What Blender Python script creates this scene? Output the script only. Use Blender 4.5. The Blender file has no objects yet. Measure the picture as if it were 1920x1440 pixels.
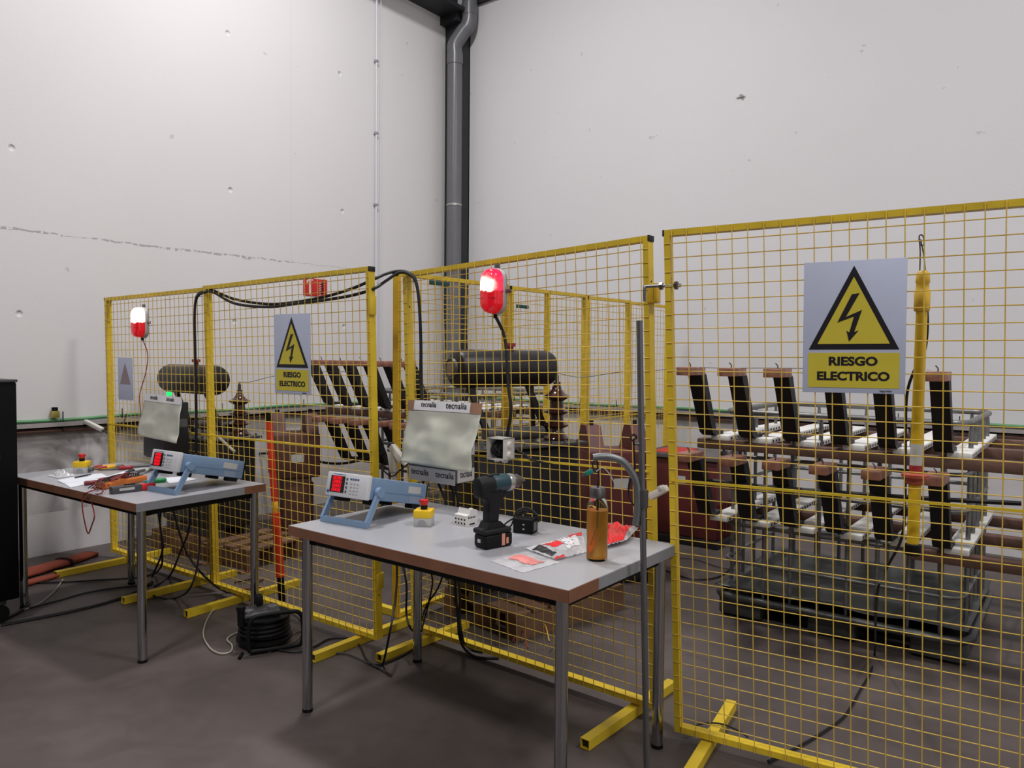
import bpy, bmesh, math, random
from mathutils import Vector, Matrix, noise
random.seed(7)
PI = math.pi
R = math.radians
sc = bpy.context.scene
COL = sc.collection

# ------------------------------------------------------------------ camera
F = 1440.0
CAMH = 1.455
PITCH, ROLL, YAW = R(2.2), 0.009, R(37)
fh = Vector((-math.sin(YAW), math.cos(YAW), 0)); r0 = Vector((math.cos(YAW), math.sin(YAW), 0)); u0 = Vector((0, 0, 1))
FWD = fh * math.cos(PITCH) - u0 * math.sin(PITCH)
u1 = u0 * math.cos(PITCH) + fh * math.sin(PITCH)
RT = r0 * math.cos(ROLL) + u1 * math.sin(ROLL)
UP = u1 * math.cos(ROLL) - r0 * math.sin(ROLL)
C0 = Vector((0, 0, CAMH))
cd = bpy.data.cameras.new('camera'); co = bpy.data.objects.new('camera', cd); COL.objects.link(co)
cd.sensor_width = 36; cd.lens = 36 * F / 1920; cd.clip_start = 0.05; cd.clip_end = 100
co.matrix_world = Matrix(((RT.x, UP.x, -FWD.x, 0), (RT.y, UP.y, -FWD.y, 0), (RT.z, UP.z, -FWD.z, CAMH), (0, 0, 0, 1)))
sc.camera = co

def ray(px, py): return FWD + RT * ((px - 960) / F) - UP * ((py - 720) / F)
def onz(px, py, z=0.0): r = ray(px, py); return C0 + r * ((z - CAMH) / r.z)
def onx(px, py, x): r = ray(px, py); return C0 + r * (x / r.x)
def ony(px, py, y): r = ray(px, py); return C0 + r * (y / r.y)
def onp(px, py, a, b):
    n = Vector((-(b[1] - a[1]), b[0] - a[0], 0)); r = ray(px, py)
    return C0 + r * (n.dot(Vector((a[0], a[1], 0)) - C0) / n.dot(r))

# ------------------------------------------------------------------ materials
def s2l(c):
    return tuple((x / 12.92 if x <= .04045 else ((x + .055) / 1.055) ** 2.4) for x in [v / 255 for v in c])
MATS = {}
def pm(name, rgb, rough=.5, metal=0., var=.12, scale=12., bump=0., bscale=60., spec=.5, emit=None, trans=0., alpha=1., ior=1.45, coat=0.):
    if name in MATS: return MATS[name]
    m = bpy.data.materials.new(name); m.use_nodes = True; MATS[name] = m
    nt = m.node_tree; b = nt.nodes['Principled BSDF']
    c = s2l(rgb)
    b.inputs['Roughness'].default_value = rough; b.inputs['Metallic'].default_value = metal
    b.inputs['Specular IOR Level'].default_value = spec; b.inputs['IOR'].default_value = ior
    b.inputs['Transmission Weight'].default_value = trans; b.inputs['Alpha'].default_value = alpha
    b.inputs['Coat Weight'].default_value = coat
    tc = nt.nodes.new('ShaderNodeTexCoord')
    if var > 0:
        n = nt.nodes.new('ShaderNodeTexNoise'); n.inputs['Scale'].default_value = scale; n.inputs['Detail'].default_value = 6
        r = nt.nodes.new('ShaderNodeValToRGB'); r.color_ramp.elements[0].position = .3; r.color_ramp.elements[1].position = .7
        r.color_ramp.elements[0].color = tuple(x * (1 - var) for x in c) + (1,)
        r.color_ramp.elements[1].color = tuple(min(1, x * (1 + var)) for x in c) + (1,)
        nt.links.new(tc.outputs['Object'], n.inputs['Vector']); nt.links.new(n.outputs['Fac'], r.inputs['Fac'])
        nt.links.new(r.outputs['Color'], b.inputs['Base Color'])
    else: b.inputs['Base Color'].default_value = c + (1,)
    if bump > 0:
        n2 = nt.nodes.new('ShaderNodeTexNoise'); n2.inputs['Scale'].default_value = bscale; n2.inputs['Detail'].default_value = 4
        bp = nt.nodes.new('ShaderNodeBump'); bp.inputs['Strength'].default_value = bump; bp.inputs['Distance'].default_value = .01
        nt.links.new(tc.outputs['Object'], n2.inputs['Vector']); nt.links.new(n2.outputs['Fac'], bp.inputs['Height']); nt.links.new(bp.outputs['Normal'], b.inputs['Normal'])
    if emit:
        b.inputs['Emission Color'].default_value = s2l(emit[0]) + (1,); b.inputs['Emission Strength'].default_value = emit[1]
    return m

YEL = pm('yellow_paint', (212, 181, 46), .42, var=.12, scale=9)
YELWIRE = pm('yellow_wire_paint', (216, 182, 80), .45, var=.1, scale=9)
YEL2 = pm('orange_yellow_paint', (206, 166, 36), .42, var=.12, scale=9)
BLK = pm('black_plastic', (15, 15, 17), .55, var=.15, spec=.25)
BLKCAP = pm('black_cap', (28, 26, 28), .6, var=.1)
CABLE = pm('black_rubber_cable', (20, 19, 20), .55, var=.1)
CHROME = pm('chrome_tube', (178, 180, 184), .13, metal=1, var=.05)
STEEL = pm('dull_steel', (128, 127, 128), .38, metal=1, var=.1)
GALV = pm('galvanised_steel', (128, 128, 126), .42, metal=.75, var=.18, scale=25)
DGALV = pm('dirty_galvanised_sheet', (82, 84, 83), .4, metal=.6, var=.3, scale=8, bump=.35, bscale=14)
TOP = pm('grey_laminate', (164, 164, 169), .32, var=.03, scale=6)
BROWN = pm('brown_edge_band', (122, 82, 62), .5, var=.12)
GREYEDGE = pm('grey_edge_band', (132, 132, 136), .4, var=.05)
BLUE = pm('blue_instrument_case', (114, 139, 168), .42, var=.04)
LBLUE = pm('light_blue_handle', (122, 147, 176), .4, var=.03)
IVORY = pm('ivory_front_panel', (204, 204, 208), .45, var=.03)
WHITE = pm('white_plastic', (214, 212, 208), .45, var=.05)
LGREY = pm('light_grey_plastic', (178, 178, 176), .5, var=.06)
PAPER = pm('white_paper', (222, 224, 232), .7, var=.02)
SIGNW = pm('sign_white', (188, 194, 216), .5, var=.02)
SIGNY = pm('sign_yellow', (208, 190, 62), .5, var=.03)
SIGNK = pm('sign_black', (26, 22, 30), .5, var=.03)
RED = pm('red_plastic', (196, 30, 30), .4, var=.06)
DRED = pm('dark_red_rubber', (120, 26, 24), .5, var=.1)
ESTY = pm('estop_yellow', (232, 190, 36), .4, var=.04)
LEDRED = pm('red_led_digit', (255, 20, 30), .5, var=0, emit=((255, 16, 40), .9))
DISP = pm('display_window', (26, 8, 12), .2, var=.05)
GREENLED = pm('green_indicator', (20, 200, 90), .4, var=0, emit=((20, 220, 100), 1.4))
LENSRED = pm('red_lamp_lens', (196, 12, 26), .2, var=.05, emit=((220, 6, 22), .9), coat=.4)
LENSHOT = pm('lit_lamp_lens', (255, 120, 120), .2, var=0, emit=((255, 190, 180), 7.))
LENSPINK = pm('lamp_lens_top', (226, 30, 80), .2, var=0, emit=((235, 24, 84), 1.5), coat=.4)
DTANK = pm('black_transformer_paint', (27, 25, 27), .42, var=.2, scale=8)
DTANK2 = pm('dark_grey_paint', (66, 64, 66), .42, var=.2)
PORC = pm('brown_porcelain', (58, 30, 26), .18, var=.12, coat=.6)
MAROON = pm('maroon_paint', (84, 34, 34), .45, var=.2, scale=6)
RUST = pm('brown_rusty_steel', (86, 52, 42), .6, var=.25)
REDTOP = pm('red_paint', (146, 42, 40), .5, var=.15)
WOOD = pm('worn_pallet_wood', (112, 82, 62), .75, var=.25, scale=7, bump=.2)
WOOD2 = pm('dark_brown_beam', (92, 66, 56), .7, var=.25, scale=6, bump=.2)
WHITESLAT = pm('white_fibre_slat', (224, 222, 218), .6, var=.08, scale=30)
HOLE = pm('slat_hole', (70, 60, 56), .8, var=.1)
BAR = pm('black_busbar_sleeve', (20, 18, 19), .55, var=.15)
COPPER = pm('oxidised_copper', (164, 116, 98), .45, metal=.4, var=.35, scale=22)
ORANGE = pm('orange_canvas', (142, 66, 46), .8, var=.14, bump=.3, bscale=30)
DCANVAS = pm('dark_strap', (52, 22, 20), .8, var=.1)
HOTSTICK = pm('orange_red_pole', (214, 58, 30), .4, var=.06)
POLEY = pm('yellow_pole_paint', (214, 176, 36), .4, var=.08)
DRILLG = pm('dark_teal_plastic', (34, 62, 72), .45, var=.1)
DRILLK = pm('black_rubber_grip', (26, 28, 30), .55, var=.12, spec=.25)
SILVER = pm('silver_metal', (176, 176, 174), .3, metal=.8, var=.05)
PIPEG = pm('grey_pvc_pipe', (104, 104, 108), .3, var=.04)
DSTEEL = pm('dark_steel_paint', (38, 40, 43), .5, var=.15)
SHEETG = pm('translucent_sheet', (196, 196, 182), .4, var=.05, trans=.12)
TAPE = pm('white_tape', (220, 218, 220), .35, var=.03)
BTAPE = pm('brown_tape', (150, 112, 88), .5, var=.06)
DGREY = pm('grey_box_plastic', (96, 98, 98), .45, var=.05)
DBOX = pm('dark_box_plastic', (46, 46, 48), .45, var=.08)
BAGCLEAR = pm('clear_bag_film', (222, 220, 222), .22, var=.03, alpha=.6)
BAGRED = pm('red_bag_print', (222, 34, 42), .3, var=.05)
BAGPINK = pm('pale_red_bag_print', (226, 140, 136), .3, var=.1)
OFFW = pm('offwhite_connector', (206, 202, 194), .5, var=.05)
GREEN = pm('green_plastic', (20, 140, 66), .4, var=.05)
TEAL = pm('teal_connector', (22, 122, 110), .45, var=.05)
ORTOOL = pm('orange_tool_rubber', (196, 108, 48), .5, var=.08)
YTOOL = pm('yellow_tool_grip', (226, 170, 48), .45, var=.06)
SIGNRED = pm('fire_sign_red', (190, 34, 36), .45, var=.04)
BEIGE = pm('beige_card', (176, 156, 122), .75, var=.1)
GREENCAB = pm('green_cable_duct', (96, 150, 104), .5, var=.15)
BROWNPIPE = pm('brown_pipe', (112, 78, 68), .5, var=.15)
DUCT = pm('wall_duct_grey', (158, 152, 150), .5, var=.12)
WIREW = pm('cream_wire', (168, 160, 144), .5, var=.05)
REDWIRE = pm('red_wire', (140, 40, 34), .5, var=.05)
LBLUETAG = pm('blue_print', (70, 90, 150), .5, var=.03)
GHOST = pm('faded_print', (150, 132, 138), .6, var=.08)

def glass(name, rgb, rough=0., ior=1.45):
    m = pm(name, rgb, rough, var=0, trans=1., ior=ior); return m
GLASS = glass('clear_glass', (244, 246, 244), .0, 1.2)
OIL = pm('amber_oil', (234, 178, 88), .4, var=0, trans=.76, ior=1.06)

def wall_material(name, base, dimples=(), crack=False, joint=None, seed=0.0):
    m = bpy.data.materials.new(name); m.use_nodes = True; nt = m.node_tree; N = nt.nodes; L = nt.links
    b = N['Principled BSDF']; b.inputs['Roughness'].default_value = .75; b.inputs['Specular IOR Level'].default_value = .25
    geo = N.new('ShaderNodeNewGeometry'); sep = N.new('ShaderNodeSeparateXYZ'); L.new(geo.outputs['Position'], sep.inputs[0])
    def mth(op, a, bb=None, cc=None, clamp=False):
        n = N.new('ShaderNodeMath'); n.operation = op; n.use_clamp = clamp
        for i, v in enumerate((a, bb, cc)):
            if v is None: continue
            if isinstance(v, (int, float)): n.inputs[i].default_value = v
            else: L.new(v, n.inputs[i])
        return n.outputs[0]
    def nz(scale, detail=5, dist=0):
        n = N.new('ShaderNodeTexNoise'); n.inputs['Scale'].default_value = scale; n.inputs['Detail'].default_value = detail
        n.inputs['Distortion'].default_value = dist; L.new(geo.outputs['Position'], n.inputs['Vector']); return n.outputs['Fac']
    def mix(fac, c1, c2):
        n = N.new('ShaderNodeMix'); n.data_type = 'RGBA'
        if isinstance(fac, (int, float)): n.inputs[0].default_value = fac
        else: L.new(fac, n.inputs[0])
        for i, c in ((6, c1), (7, c2)):
            if isinstance(c, tuple): n.inputs[i].default_value = c + (1,)
            else: L.new(c, n.inputs[i])
        return n.outputs[2]
    c = s2l(base)
    col = mix(nz(.9, 4), tuple(x * .96 for x in c), tuple(min(1, x * 1.03) for x in c))
    # grey dado band below the cable duct: dirty blotches, duct's shade painted in
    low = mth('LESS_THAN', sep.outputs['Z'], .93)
    dirt_shade = mix(nz(2.2, 7, 1.5), s2l((182, 178, 177)), s2l((212, 209, 209)))
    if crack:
        stain_shade = mth('MULTIPLY', mth('GREATER_THAN', sep.outputs['Z'], .3), mth('LESS_THAN', sep.outputs['Y'], 3.1))  # stains left of the fence, with the shadowed dimness there painted into them
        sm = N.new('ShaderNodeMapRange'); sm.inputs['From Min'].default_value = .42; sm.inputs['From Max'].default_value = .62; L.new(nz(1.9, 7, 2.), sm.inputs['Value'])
        dirt_shade = mix(mth('MULTIPLY', stain_shade, mth('MULTIPLY', sm.outputs[0], .8)), dirt_shade, s2l((128, 123, 122)))
    col = mix(low, col, dirt_shade)
    # small scuffs
    sp = mth('GREATER_THAN', nz(9 + seed, 2), .765)
    col = mix(mth('MULTIPLY', sp, .25), col, s2l((120, 116, 116)))
    height = mth('MULTIPLY', nz(70, 3), .12)
    if crack:
        wob = mth('MULTIPLY', mth('SUBTRACT', nz(5, 8), .5), .05)
        zl = mth('ADD', mth('MULTIPLY', sep.outputs['Y'], .0055), 2.262)
        d = mth('ABSOLUTE', mth('ADD', mth('SUBTRACT', sep.outputs['Z'], zl), wob))
        wid = mth('ADD', mth('MULTIPLY', mth('SUBTRACT', nz(4.5, 3), .45), .022), .0045)
        far = mth('LESS_THAN', sep.outputs['Y'], 4.46)
        wid2 = mth('ADD', mth('MULTIPLY', wid, far), .0018)
        cr = mth('LESS_THAN', d, wid2)
        rag = mth('MULTIPLY', cr, mth('GREATER_THAN', nz(28, 5), .46))
        lim = mth('LESS_THAN', sep.outputs['Y'], 5.2)
        rag = mth('MULTIPLY', rag, lim)
        col = mix(mth('MULTIPLY', rag, .5), col, s2l((104, 100, 102)))
        height = mth('SUBTRACT', height, mth('MULTIPLY', cr, .5))
    if joint is not None:
        dj = mth('ABSOLUTE', mth('SUBTRACT', sep.outputs['Y'], joint))
        jl = mth('LESS_THAN', dj, .004)
        jl = mth('MULTIPLY', jl, mth('GREATER_THAN', sep.outputs['Z'], 2.28))
        col = mix(mth('MULTIPLY', jl, .12), col, s2l((140, 136, 138)))
    if dimples:
        best = None
        for p in dimples:
            v = N.new('ShaderNodeVectorMath'); v.operation = 'DISTANCE'; L.new(geo.outputs['Position'], v.inputs[0]); v.inputs[1].default_value = p
            best = v.outputs['Value'] if best is None else mth('MINIMUM', best, v.outputs['Value'])
        mr = N.new('ShaderNodeMapRange'); mr.interpolation_type = 'SMOOTHSTEP'
        mr.inputs['From Min'].default_value = .006; mr.inputs['From Max'].default_value = .026; mr.inputs['To Min'].default_value = -2.2; mr.inputs['To Max'].default_value = 0
        L.new(best, mr.inputs['Value']); height = mth('ADD', height, mr.outputs[0])
    bp = N.new('ShaderNodeBump'); bp.inputs['Strength'].default_value = .5; bp.inputs['Distance'].default_value = .012
    L.new(height, bp.inputs['Height']); L.new(bp.outputs['Normal'], b.inputs['Normal']); L.new(col, b.inputs['Base Color'])
    return m

# ------------------------------------------------------------------ mesh building
class MB:
    def __init__(s): s.v = []; s.f = []; s.pc = []
    def add(s, vs, fs):
        o = len(s.v); fo = len(s.f); s.v += [Vector(v) for v in vs]; s.f += [[i + o for i in f] for f in fs]; s.pc.append((o, len(s.v), fo, len(s.f))); return s
    def box(s, a, b, M=None):
        (x0, y0, z0), (x1, y1, z1) = a, b
        vs = [Vector(p) for p in ((x0, y0, z0), (x1, y0, z0), (x1, y1, z0), (x0, y1, z0), (x0, y0, z1), (x1, y0, z1), (x1, y1, z1), (x0, y1, z1))]
        if M: vs = [M @ v for v in vs]
        return s.add(vs, [(0, 3, 2, 1), (4, 5, 6, 7), (0, 1, 5, 4), (1, 2, 6, 5), (2, 3, 7, 6), (3, 0, 4, 7)])
    def rbox(s, a, b, r=.004, M=None, seg=2):
        bm = bmesh.new(); bmesh.ops.create_cube(bm, size=1)
        c = [(a[i] + b[i]) / 2 for i in range(3)]; d = [b[i] - a[i] for i in range(3)]
        for v in bm.verts: v.co = Vector((c[0] + v.co.x * d[0], c[1] + v.co.y * d[1], c[2] + v.co.z * d[2]))
        r = min(r, min(abs(x) for x in d) * .45)
        bmesh.ops.bevel(bm, geom=list(bm.edges), offset=r, segments=seg, profile=.5, affect='EDGES')
        return s.bm(bm, M)
    def bm(s, bm, M=None):
        bm.verts.index_update()
        vs = [(M @ v.co if M else v.co.copy()) for v in bm.verts]; fs = [[v.index for v in f.verts] for f in bm.faces]
        bm.free(); return s.add(vs, fs)
    def cyl(s, p0, p1, r, r2=None, n=16, cap=True, M=None):
        p0, p1 = Vector(p0), Vector(p1); r2 = r if r2 is None else r2
        d = (p1 - p0).normalized(); a = d.orthogonal().normalized(); b = d.cross(a)
        vs = []
        for p, q in ((p0, r), (p1, r2)):
            vs += [p + (a * math.cos(2 * PI * i / n) + b * math.sin(2 * PI * i / n)) * q for i in range(n)]
        fs = [(i, (i + 1) % n, n + (i + 1) % n, n + i) for i in range(n)]
        if cap: fs += [tuple(range(n - 1, -1, -1)), tuple(range(n, 2 * n))]
        if M: vs = [M @ v for v in vs]
        return s.add(vs, fs)
    def tube(s, pts, r, n=8, cap=True, rad=None):
        pts = [Vector(p) for p in pts]; m = len(pts); vs = []; fs = []
        d = (pts[1] - pts[0]).normalized(); a = d.orthogonal().normalized()
        for i, p in enumerate(pts):
            t = (pts[min(i + 1, m - 1)] - pts[max(i - 1, 0)])
            if t.length < 1e-9: t = d
            t = t.normalized(); a = (a - t * a.dot(t))
            a = a.normalized() if a.length > 1e-6 else t.orthogonal().normalized()
            b = t.cross(a); q = rad[i] if rad else r
            vs += [p + (a * math.cos(2 * PI * k / n) + b * math.sin(2 * PI * k / n)) * q for k in range(n)]
        for i in range(m - 1):
            for k in range(n): fs.append((i * n + k, i * n + (k + 1) % n, (i + 1) * n + (k + 1) % n, (i + 1) * n + k))
        if cap: fs += [tuple(range(n - 1, -1, -1)), tuple(range((m - 1) * n, m * n))]
        return s.add(vs, fs)
    def lathe(s, prof, c=(0, 0, 0), n=24, M=None, cap=True):
        vs = []; fs = []; m = len(prof)
        for (r, z) in prof: vs += [Vector((c[0] + r * math.cos(2 * PI * i / n), c[1] + r * math.sin(2 * PI * i / n), c[2] + z)) for i in range(n)]
        for j in range(m - 1):
            for i in range(n): fs.append((j * n + i, j * n + (i + 1) % n, (j + 1) * n + (i + 1) % n, (j + 1) * n + i))
        if cap: fs += [tuple(range(n - 1, -1, -1)), tuple(range((m - 1) * n, m * n))]
        if M: vs = [M @ v for v in vs]
        return s.add(vs, fs)
    def prism(s, poly, y0, y1, M=None, plane='xz'):
        # polygon in plane, extruded along the remaining axis
        n = len(poly)
        def mk(p, t):
            return Vector((p[0], t, p[1])) if plane == 'xz' else (Vector((p[0], p[1], t)) if plane == 'xy' else Vector((t, p[0], p[1])))
        vs = [mk(p, y0) for p in poly] + [mk(p, y1) for p in poly]
        if M: vs = [M @ v for v in vs]
        fs = [tuple(range(n)), tuple(range(2 * n - 1, n - 1, -1))] + [(i, n + i, n + (i + 1) % n, (i + 1) % n) for i in range(n)]
        return s.add(vs, fs)
    def sheet(s, fn, nu, nv, th=.0):
        vs = [Vector(fn(i / nu, j / nv)) for j in range(nv + 1) for i in range(nu + 1)]
        fs = [(j * (nu + 1) + i, j * (nu + 1) + i + 1, (j + 1) * (nu + 1) + i + 1, (j + 1) * (nu + 1) + i) for j in range(nv) for i in range(nu)]
        return s.add(vs, fs)
    def split(s, name, mat, parent=None, smooth=True):
        # every added piece becomes a part of its own
        for (a, b, fa, fb) in s.pc:
            m = MB(); m.v = s.v[a:b]; m.f = [[i - a for i in f] for f in s.f[fa:fb]]; m.build(name, mat, parent, smooth)
    def build(s, name, mat, parent=None, smooth=True, angle=38, solid=0):
        me = bpy.data.meshes.new(name); me.from_pydata([tuple(v) for v in s.v], [], s.f); me.update()
        bm = bmesh.new(); bm.from_mesh(me); bmesh.ops.recalc_face_normals(bm, faces=list(bm.faces)); bm.to_mesh(me); bm.free()
        if smooth:
            me.polygons.foreach_set('use_smooth', [True] * len(me.polygons)); me.set_sharp_from_angle(angle=R(angle))
        me.materials.append(mat); o = bpy.data.objects.new(name, me); COL.objects.link(o)
        if parent: o.parent = parent
        if solid:
            md = o.modifiers.new('thickness', 'SOLIDIFY'); md.thickness = solid; md.offset = 0
        return o

def thing(name, label, cat, loc=(0, 0, 0), rz=0., group=None):
    o = bpy.data.objects.new(name, None); COL.objects.link(o); o.empty_display_size = .05
    o.location = loc; o.rotation_euler = (0, 0, rz); o['label'] = label; o['category'] = cat
    if group: o['group'] = group
    return o
def tag(o, label, cat, group=None):
    o['label'] = label; o['category'] = cat
    if group: o['group'] = group
    return o
def struct(o): o['kind'] = 'structure'; return o
def kids(o): return [c for c in bpy.data.objects if c.parent == o]
def copy_tree(o, parent=None):
    c = o.copy(); COL.objects.link(c)
    if parent: c.parent = parent
    for k in kids(o): copy_tree(k, c)
    return c
def cr(pts, n=8):
    pts = [Vector(p) for p in pts]; P = [pts[0] * 2 - pts[1]] + pts + [pts[-1] * 2 - pts[-2]]; out = []
    for i in range(1, len(P) - 2):
        for k in range(n):
            t = k / n
            out.append(.5 * ((2 * P[i]) + (P[i + 1] - P[i - 1]) * t + (2 * P[i - 1] - 5 * P[i] + 4 * P[i + 1] - P[i + 2]) * t * t + (3 * P[i] - P[i - 1] - 3 * P[i + 1] + P[i + 2]) * t ** 3))
    out.append(pts[-1]); return out
def text(body, size, mat, parent, name, M, xs=1., bold=0., depth=.0006, align='CENTER'):
    cu = bpy.data.curves.new('t', 'FONT'); cu.body = body; cu.size = size; cu.align_x = align; cu.align_y = 'CENTER'
    cu.offset = bold; cu.extrude = depth / 2; cu.resolution_u = 4
    t = bpy.data.objects.new('t', cu); COL.objects.link(t)
    dg = bpy.context.evaluated_depsgraph_get(); me = bpy.data.meshes.new_from_object(t.evaluated_get(dg))
    bpy.data.objects.remove(t); bpy.data.curves.remove(cu)
    # text lies in xy -> stand it up in xz facing -y
    S = M @ Matrix.Rotation(PI / 2, 4, 'X') @ Matrix.Diagonal((xs, 1, 1, 1))
    me.transform(S); me.materials.clear(); me.materials.append(mat); me.name = name
    o = bpy.data.objects.new(name, me); COL.objects.link(o)
    if parent: o.parent = parent
    return o
T = Matrix.Translation
def Rz(a): return Matrix.Rotation(a, 4, 'Z')
def Rx(a): return Matrix.Rotation(a, 4, 'X')
def Ry(a): return Matrix.Rotation(a, 4, 'Y')

# ------------------------------------------------------------------ room
XA, YB = -5.9, 6.7
tie = [(XA, y, z) for y, z in ((2.158, 2.828), (2.188, 1.706), (3.801, 4.143), (3.819, 2.835), (5.011, 4.16), (5.045, 2.842), (3.853, 1.717), (5.066, 1.717))]
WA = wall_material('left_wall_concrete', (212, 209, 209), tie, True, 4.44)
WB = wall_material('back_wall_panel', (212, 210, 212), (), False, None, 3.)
def wallbox(name, a, b, m):
    return struct(MB().box(a, b).build(name, m, smooth=False))
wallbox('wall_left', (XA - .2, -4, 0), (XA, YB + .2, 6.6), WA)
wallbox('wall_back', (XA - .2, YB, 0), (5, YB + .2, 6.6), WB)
def floor_material():
    m = bpy.data.materials.new('polished_concrete_floor'); m.use_nodes = True; nt = m.node_tree; N = nt.nodes; L = nt.links; b = N['Principled BSDF']
    geo = N.new('ShaderNodeNewGeometry')
    n1 = N.new('ShaderNodeTexNoise'); n1.inputs['Scale'].default_value = 1.1; n1.inputs['Detail'].default_value = 8; n1.inputs['Distortion'].default_value = .6
    n2 = N.new('ShaderNodeTexNoise'); n2.inputs['Scale'].default_value = 22; n2.inputs['Detail'].default_value = 6
    L.new(geo.outputs['Position'], n1.inputs['Vector']); L.new(geo.outputs['Position'], n2.inputs['Vector'])
    r1 = N.new('ShaderNodeValToRGB'); r1.color_ramp.elements[0].position = .3; r1.color_ramp.elements[1].position = .72
    r1.color_ramp.elements[0].color = s2l((74, 66, 63)) + (1,); r1.color_ramp.elements[1].color = s2l((95, 86, 83)) + (1,)
    L.new(n1.outputs['Fac'], r1.inputs['Fac'])
    mx = N.new('ShaderNodeMix'); mx.data_type = 'RGBA'; mx.blend_type = 'MULTIPLY'; mx.inputs[0].default_value = .35
    n3 = N.new('ShaderNodeTexNoise'); n3.inputs['Scale'].default_value = 5; n3.inputs['Detail'].default_value = 9; n3.inputs['Distortion'].default_value = 1.2; L.new(geo.outputs['Position'], n3.inputs['Vector'])
    r3 = N.new('ShaderNodeValToRGB'); r3.color_ramp.elements[0].position = .3; r3.color_ramp.elements[1].position = .62
    r3.color_ramp.elements[0].color = (.62, .61, .6, 1); r3.color_ramp.elements[1].color = (1.06, 1.06, 1.06, 1); L.new(n3.outputs['Fac'], r3.inputs['Fac'])
    mx.inputs[0].default_value = .45; L.new(r1.outputs['Color'], mx.inputs[6]); L.new(r3.outputs['Color'], mx.inputs[7])
    r2 = N.new('ShaderNodeMapRange'); r2.inputs['To Min'].default_value = .42; r2.inputs['To Max'].default_value = .57
    L.new(n1.outputs['Fac'], r2.inputs['Value']); L.new(r2.outputs[0], b.inputs['Roughness'])
    b.inputs['Specular IOR Level'].default_value = .3
    L.new(mx.outputs[2], b.inputs['Base Color'])
    bp = N.new('ShaderNodeBump'); bp.inputs['Strength'].default_value = .08; L.new(n2.outputs['Fac'], bp.inputs['Height']); L.new(bp.outputs['Normal'], b.inputs['Normal'])
    return m
wallbox('floor', (XA - .2, -4, -.1), (5, YB + .2, 0), floor_material())
CEIL = pm('dark_ceiling_deck', (120, 120, 122), .8, var=.05)
FW = pm('unseen_wall_dark', (84, 82, 80), .8, var=.06)
wallbox('unseen_front_wall', (XA - .2, -4.2, 0), (5, -4, 6.6), FW)  # unseen wall added behind the camera, darkened for chrome reflections and less front light
wallbox('ceiling', (XA - .2, -4, 6.6), (5, YB + .2, 6.7), CEIL)
# perimeter steel beams
mb = MB(); mb.box((XA, -4, 5.2), (XA + .32, YB, 5.24)).box((XA, -4, 5.24), (XA + .03, YB, 5.8)).box((XA, -4, 5.8), (XA + .32, YB, 5.84))
struct(mb.build('trim_1', DSTEEL, smooth=False))
mb = MB(); mb.box((XA + .32, YB - .05, 5.36), (5, YB, 5.7)).box((XA + .32, YB - .08, 5.34), (5, YB, 5.36))
struct(mb.build('trim_2', DSTEEL, smooth=False))
# corner column (H section) and gusset
mb = MB(); mb.box((XA, YB - .17, 0), (XA + .22, YB - .155, 5.27)).box((XA, YB - .015, 0), (XA + .22, YB, 5.27)).box((XA + .1, YB - .155, 0), (XA + .115, YB - .015, 5.27))
mb.box((XA + .205, YB - .17, 0), (XA + .22, YB, 5.27))
mb.box((XA, YB - .26, 5.11), (XA + .24, YB, 5.2))
struct(mb.build('trim_3', DSTEEL, smooth=False))

# downpipe in front of the column
dp = thing('downpipe', 'thick grey plastic downpipe with a jog at the top in the wall corner', 'pipe', (0, 0, 0))
def pc(px, py, off=0.): 
    p = onp(px, py, (XA + .0, YB - .3), (XA + .3, YB - .13)); return p
lo = pc(852, 300); x0, y0 = lo.x, lo.y
a1 = pc(852, 84); a2 = pc(880, 38); a3 = pc(880, -40)
path = cr([(x0, y0, 0.02), (x0, y0, 1), (x0, y0, 3), (x0, y0, a1.z - .12)], 2)[:-1] + cr([(x0, y0, a1.z - .12), (x0, y0, a1.z), (a1.x * .45 + a2.x * .55, a1.y * .45 + a2.y * .55, (a1.z + a2.z) / 2), (a2.x, a2.y, a2.z), (a3.x, a3.y, a3.z)], 6)
MB().tube(path, .083, 24).build('pipe', PIPEG, dp)
MB().cyl((x0, y0, a1.z - .22), (x0, y0, a1.z - .1), .089, n=24).split('socket', PIPEG, dp)
MB().cyl((a2.x, a2.y, a2.z + .05), (a2.x, a2.y, a2.z + .17), .089, n=24).split('socket', PIPEG, dp)
bz = pc(852, 385).z
MB().cyl((x0, y0, bz - .012), (x0, y0, bz + .012), .088, n=24).box((x0 - .012, y0, bz - .012), (x0 + .012, YB - .16, bz + .012)).build('clamp', SILVER, dp)

# conduit on left wall
cy = 5.47
cdt = thing('conduit', 'thin white vertical conduit clipped to the left concrete wall', 'conduit', (XA, cy, 0))
MB().cyl((.02, 0, 1.0), (.02, 0, 5.2), .012, n=12).cyl((.03, .05, 1.0), (.03, .05, 5.2), .006, n=8).build('tube', pm('white_conduit', (206, 206, 212), .45, var=.03), cdt)
for py in (115, 250, 384, 520):
    z = onx(702, py, XA).z
    MB().rbox((0, -.02, z - .012), (.036, .02, z + .012), .003).build('clip', pm('zinc_clip', (164, 164, 168), .4, metal=.4, var=.05), cdt)

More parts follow.
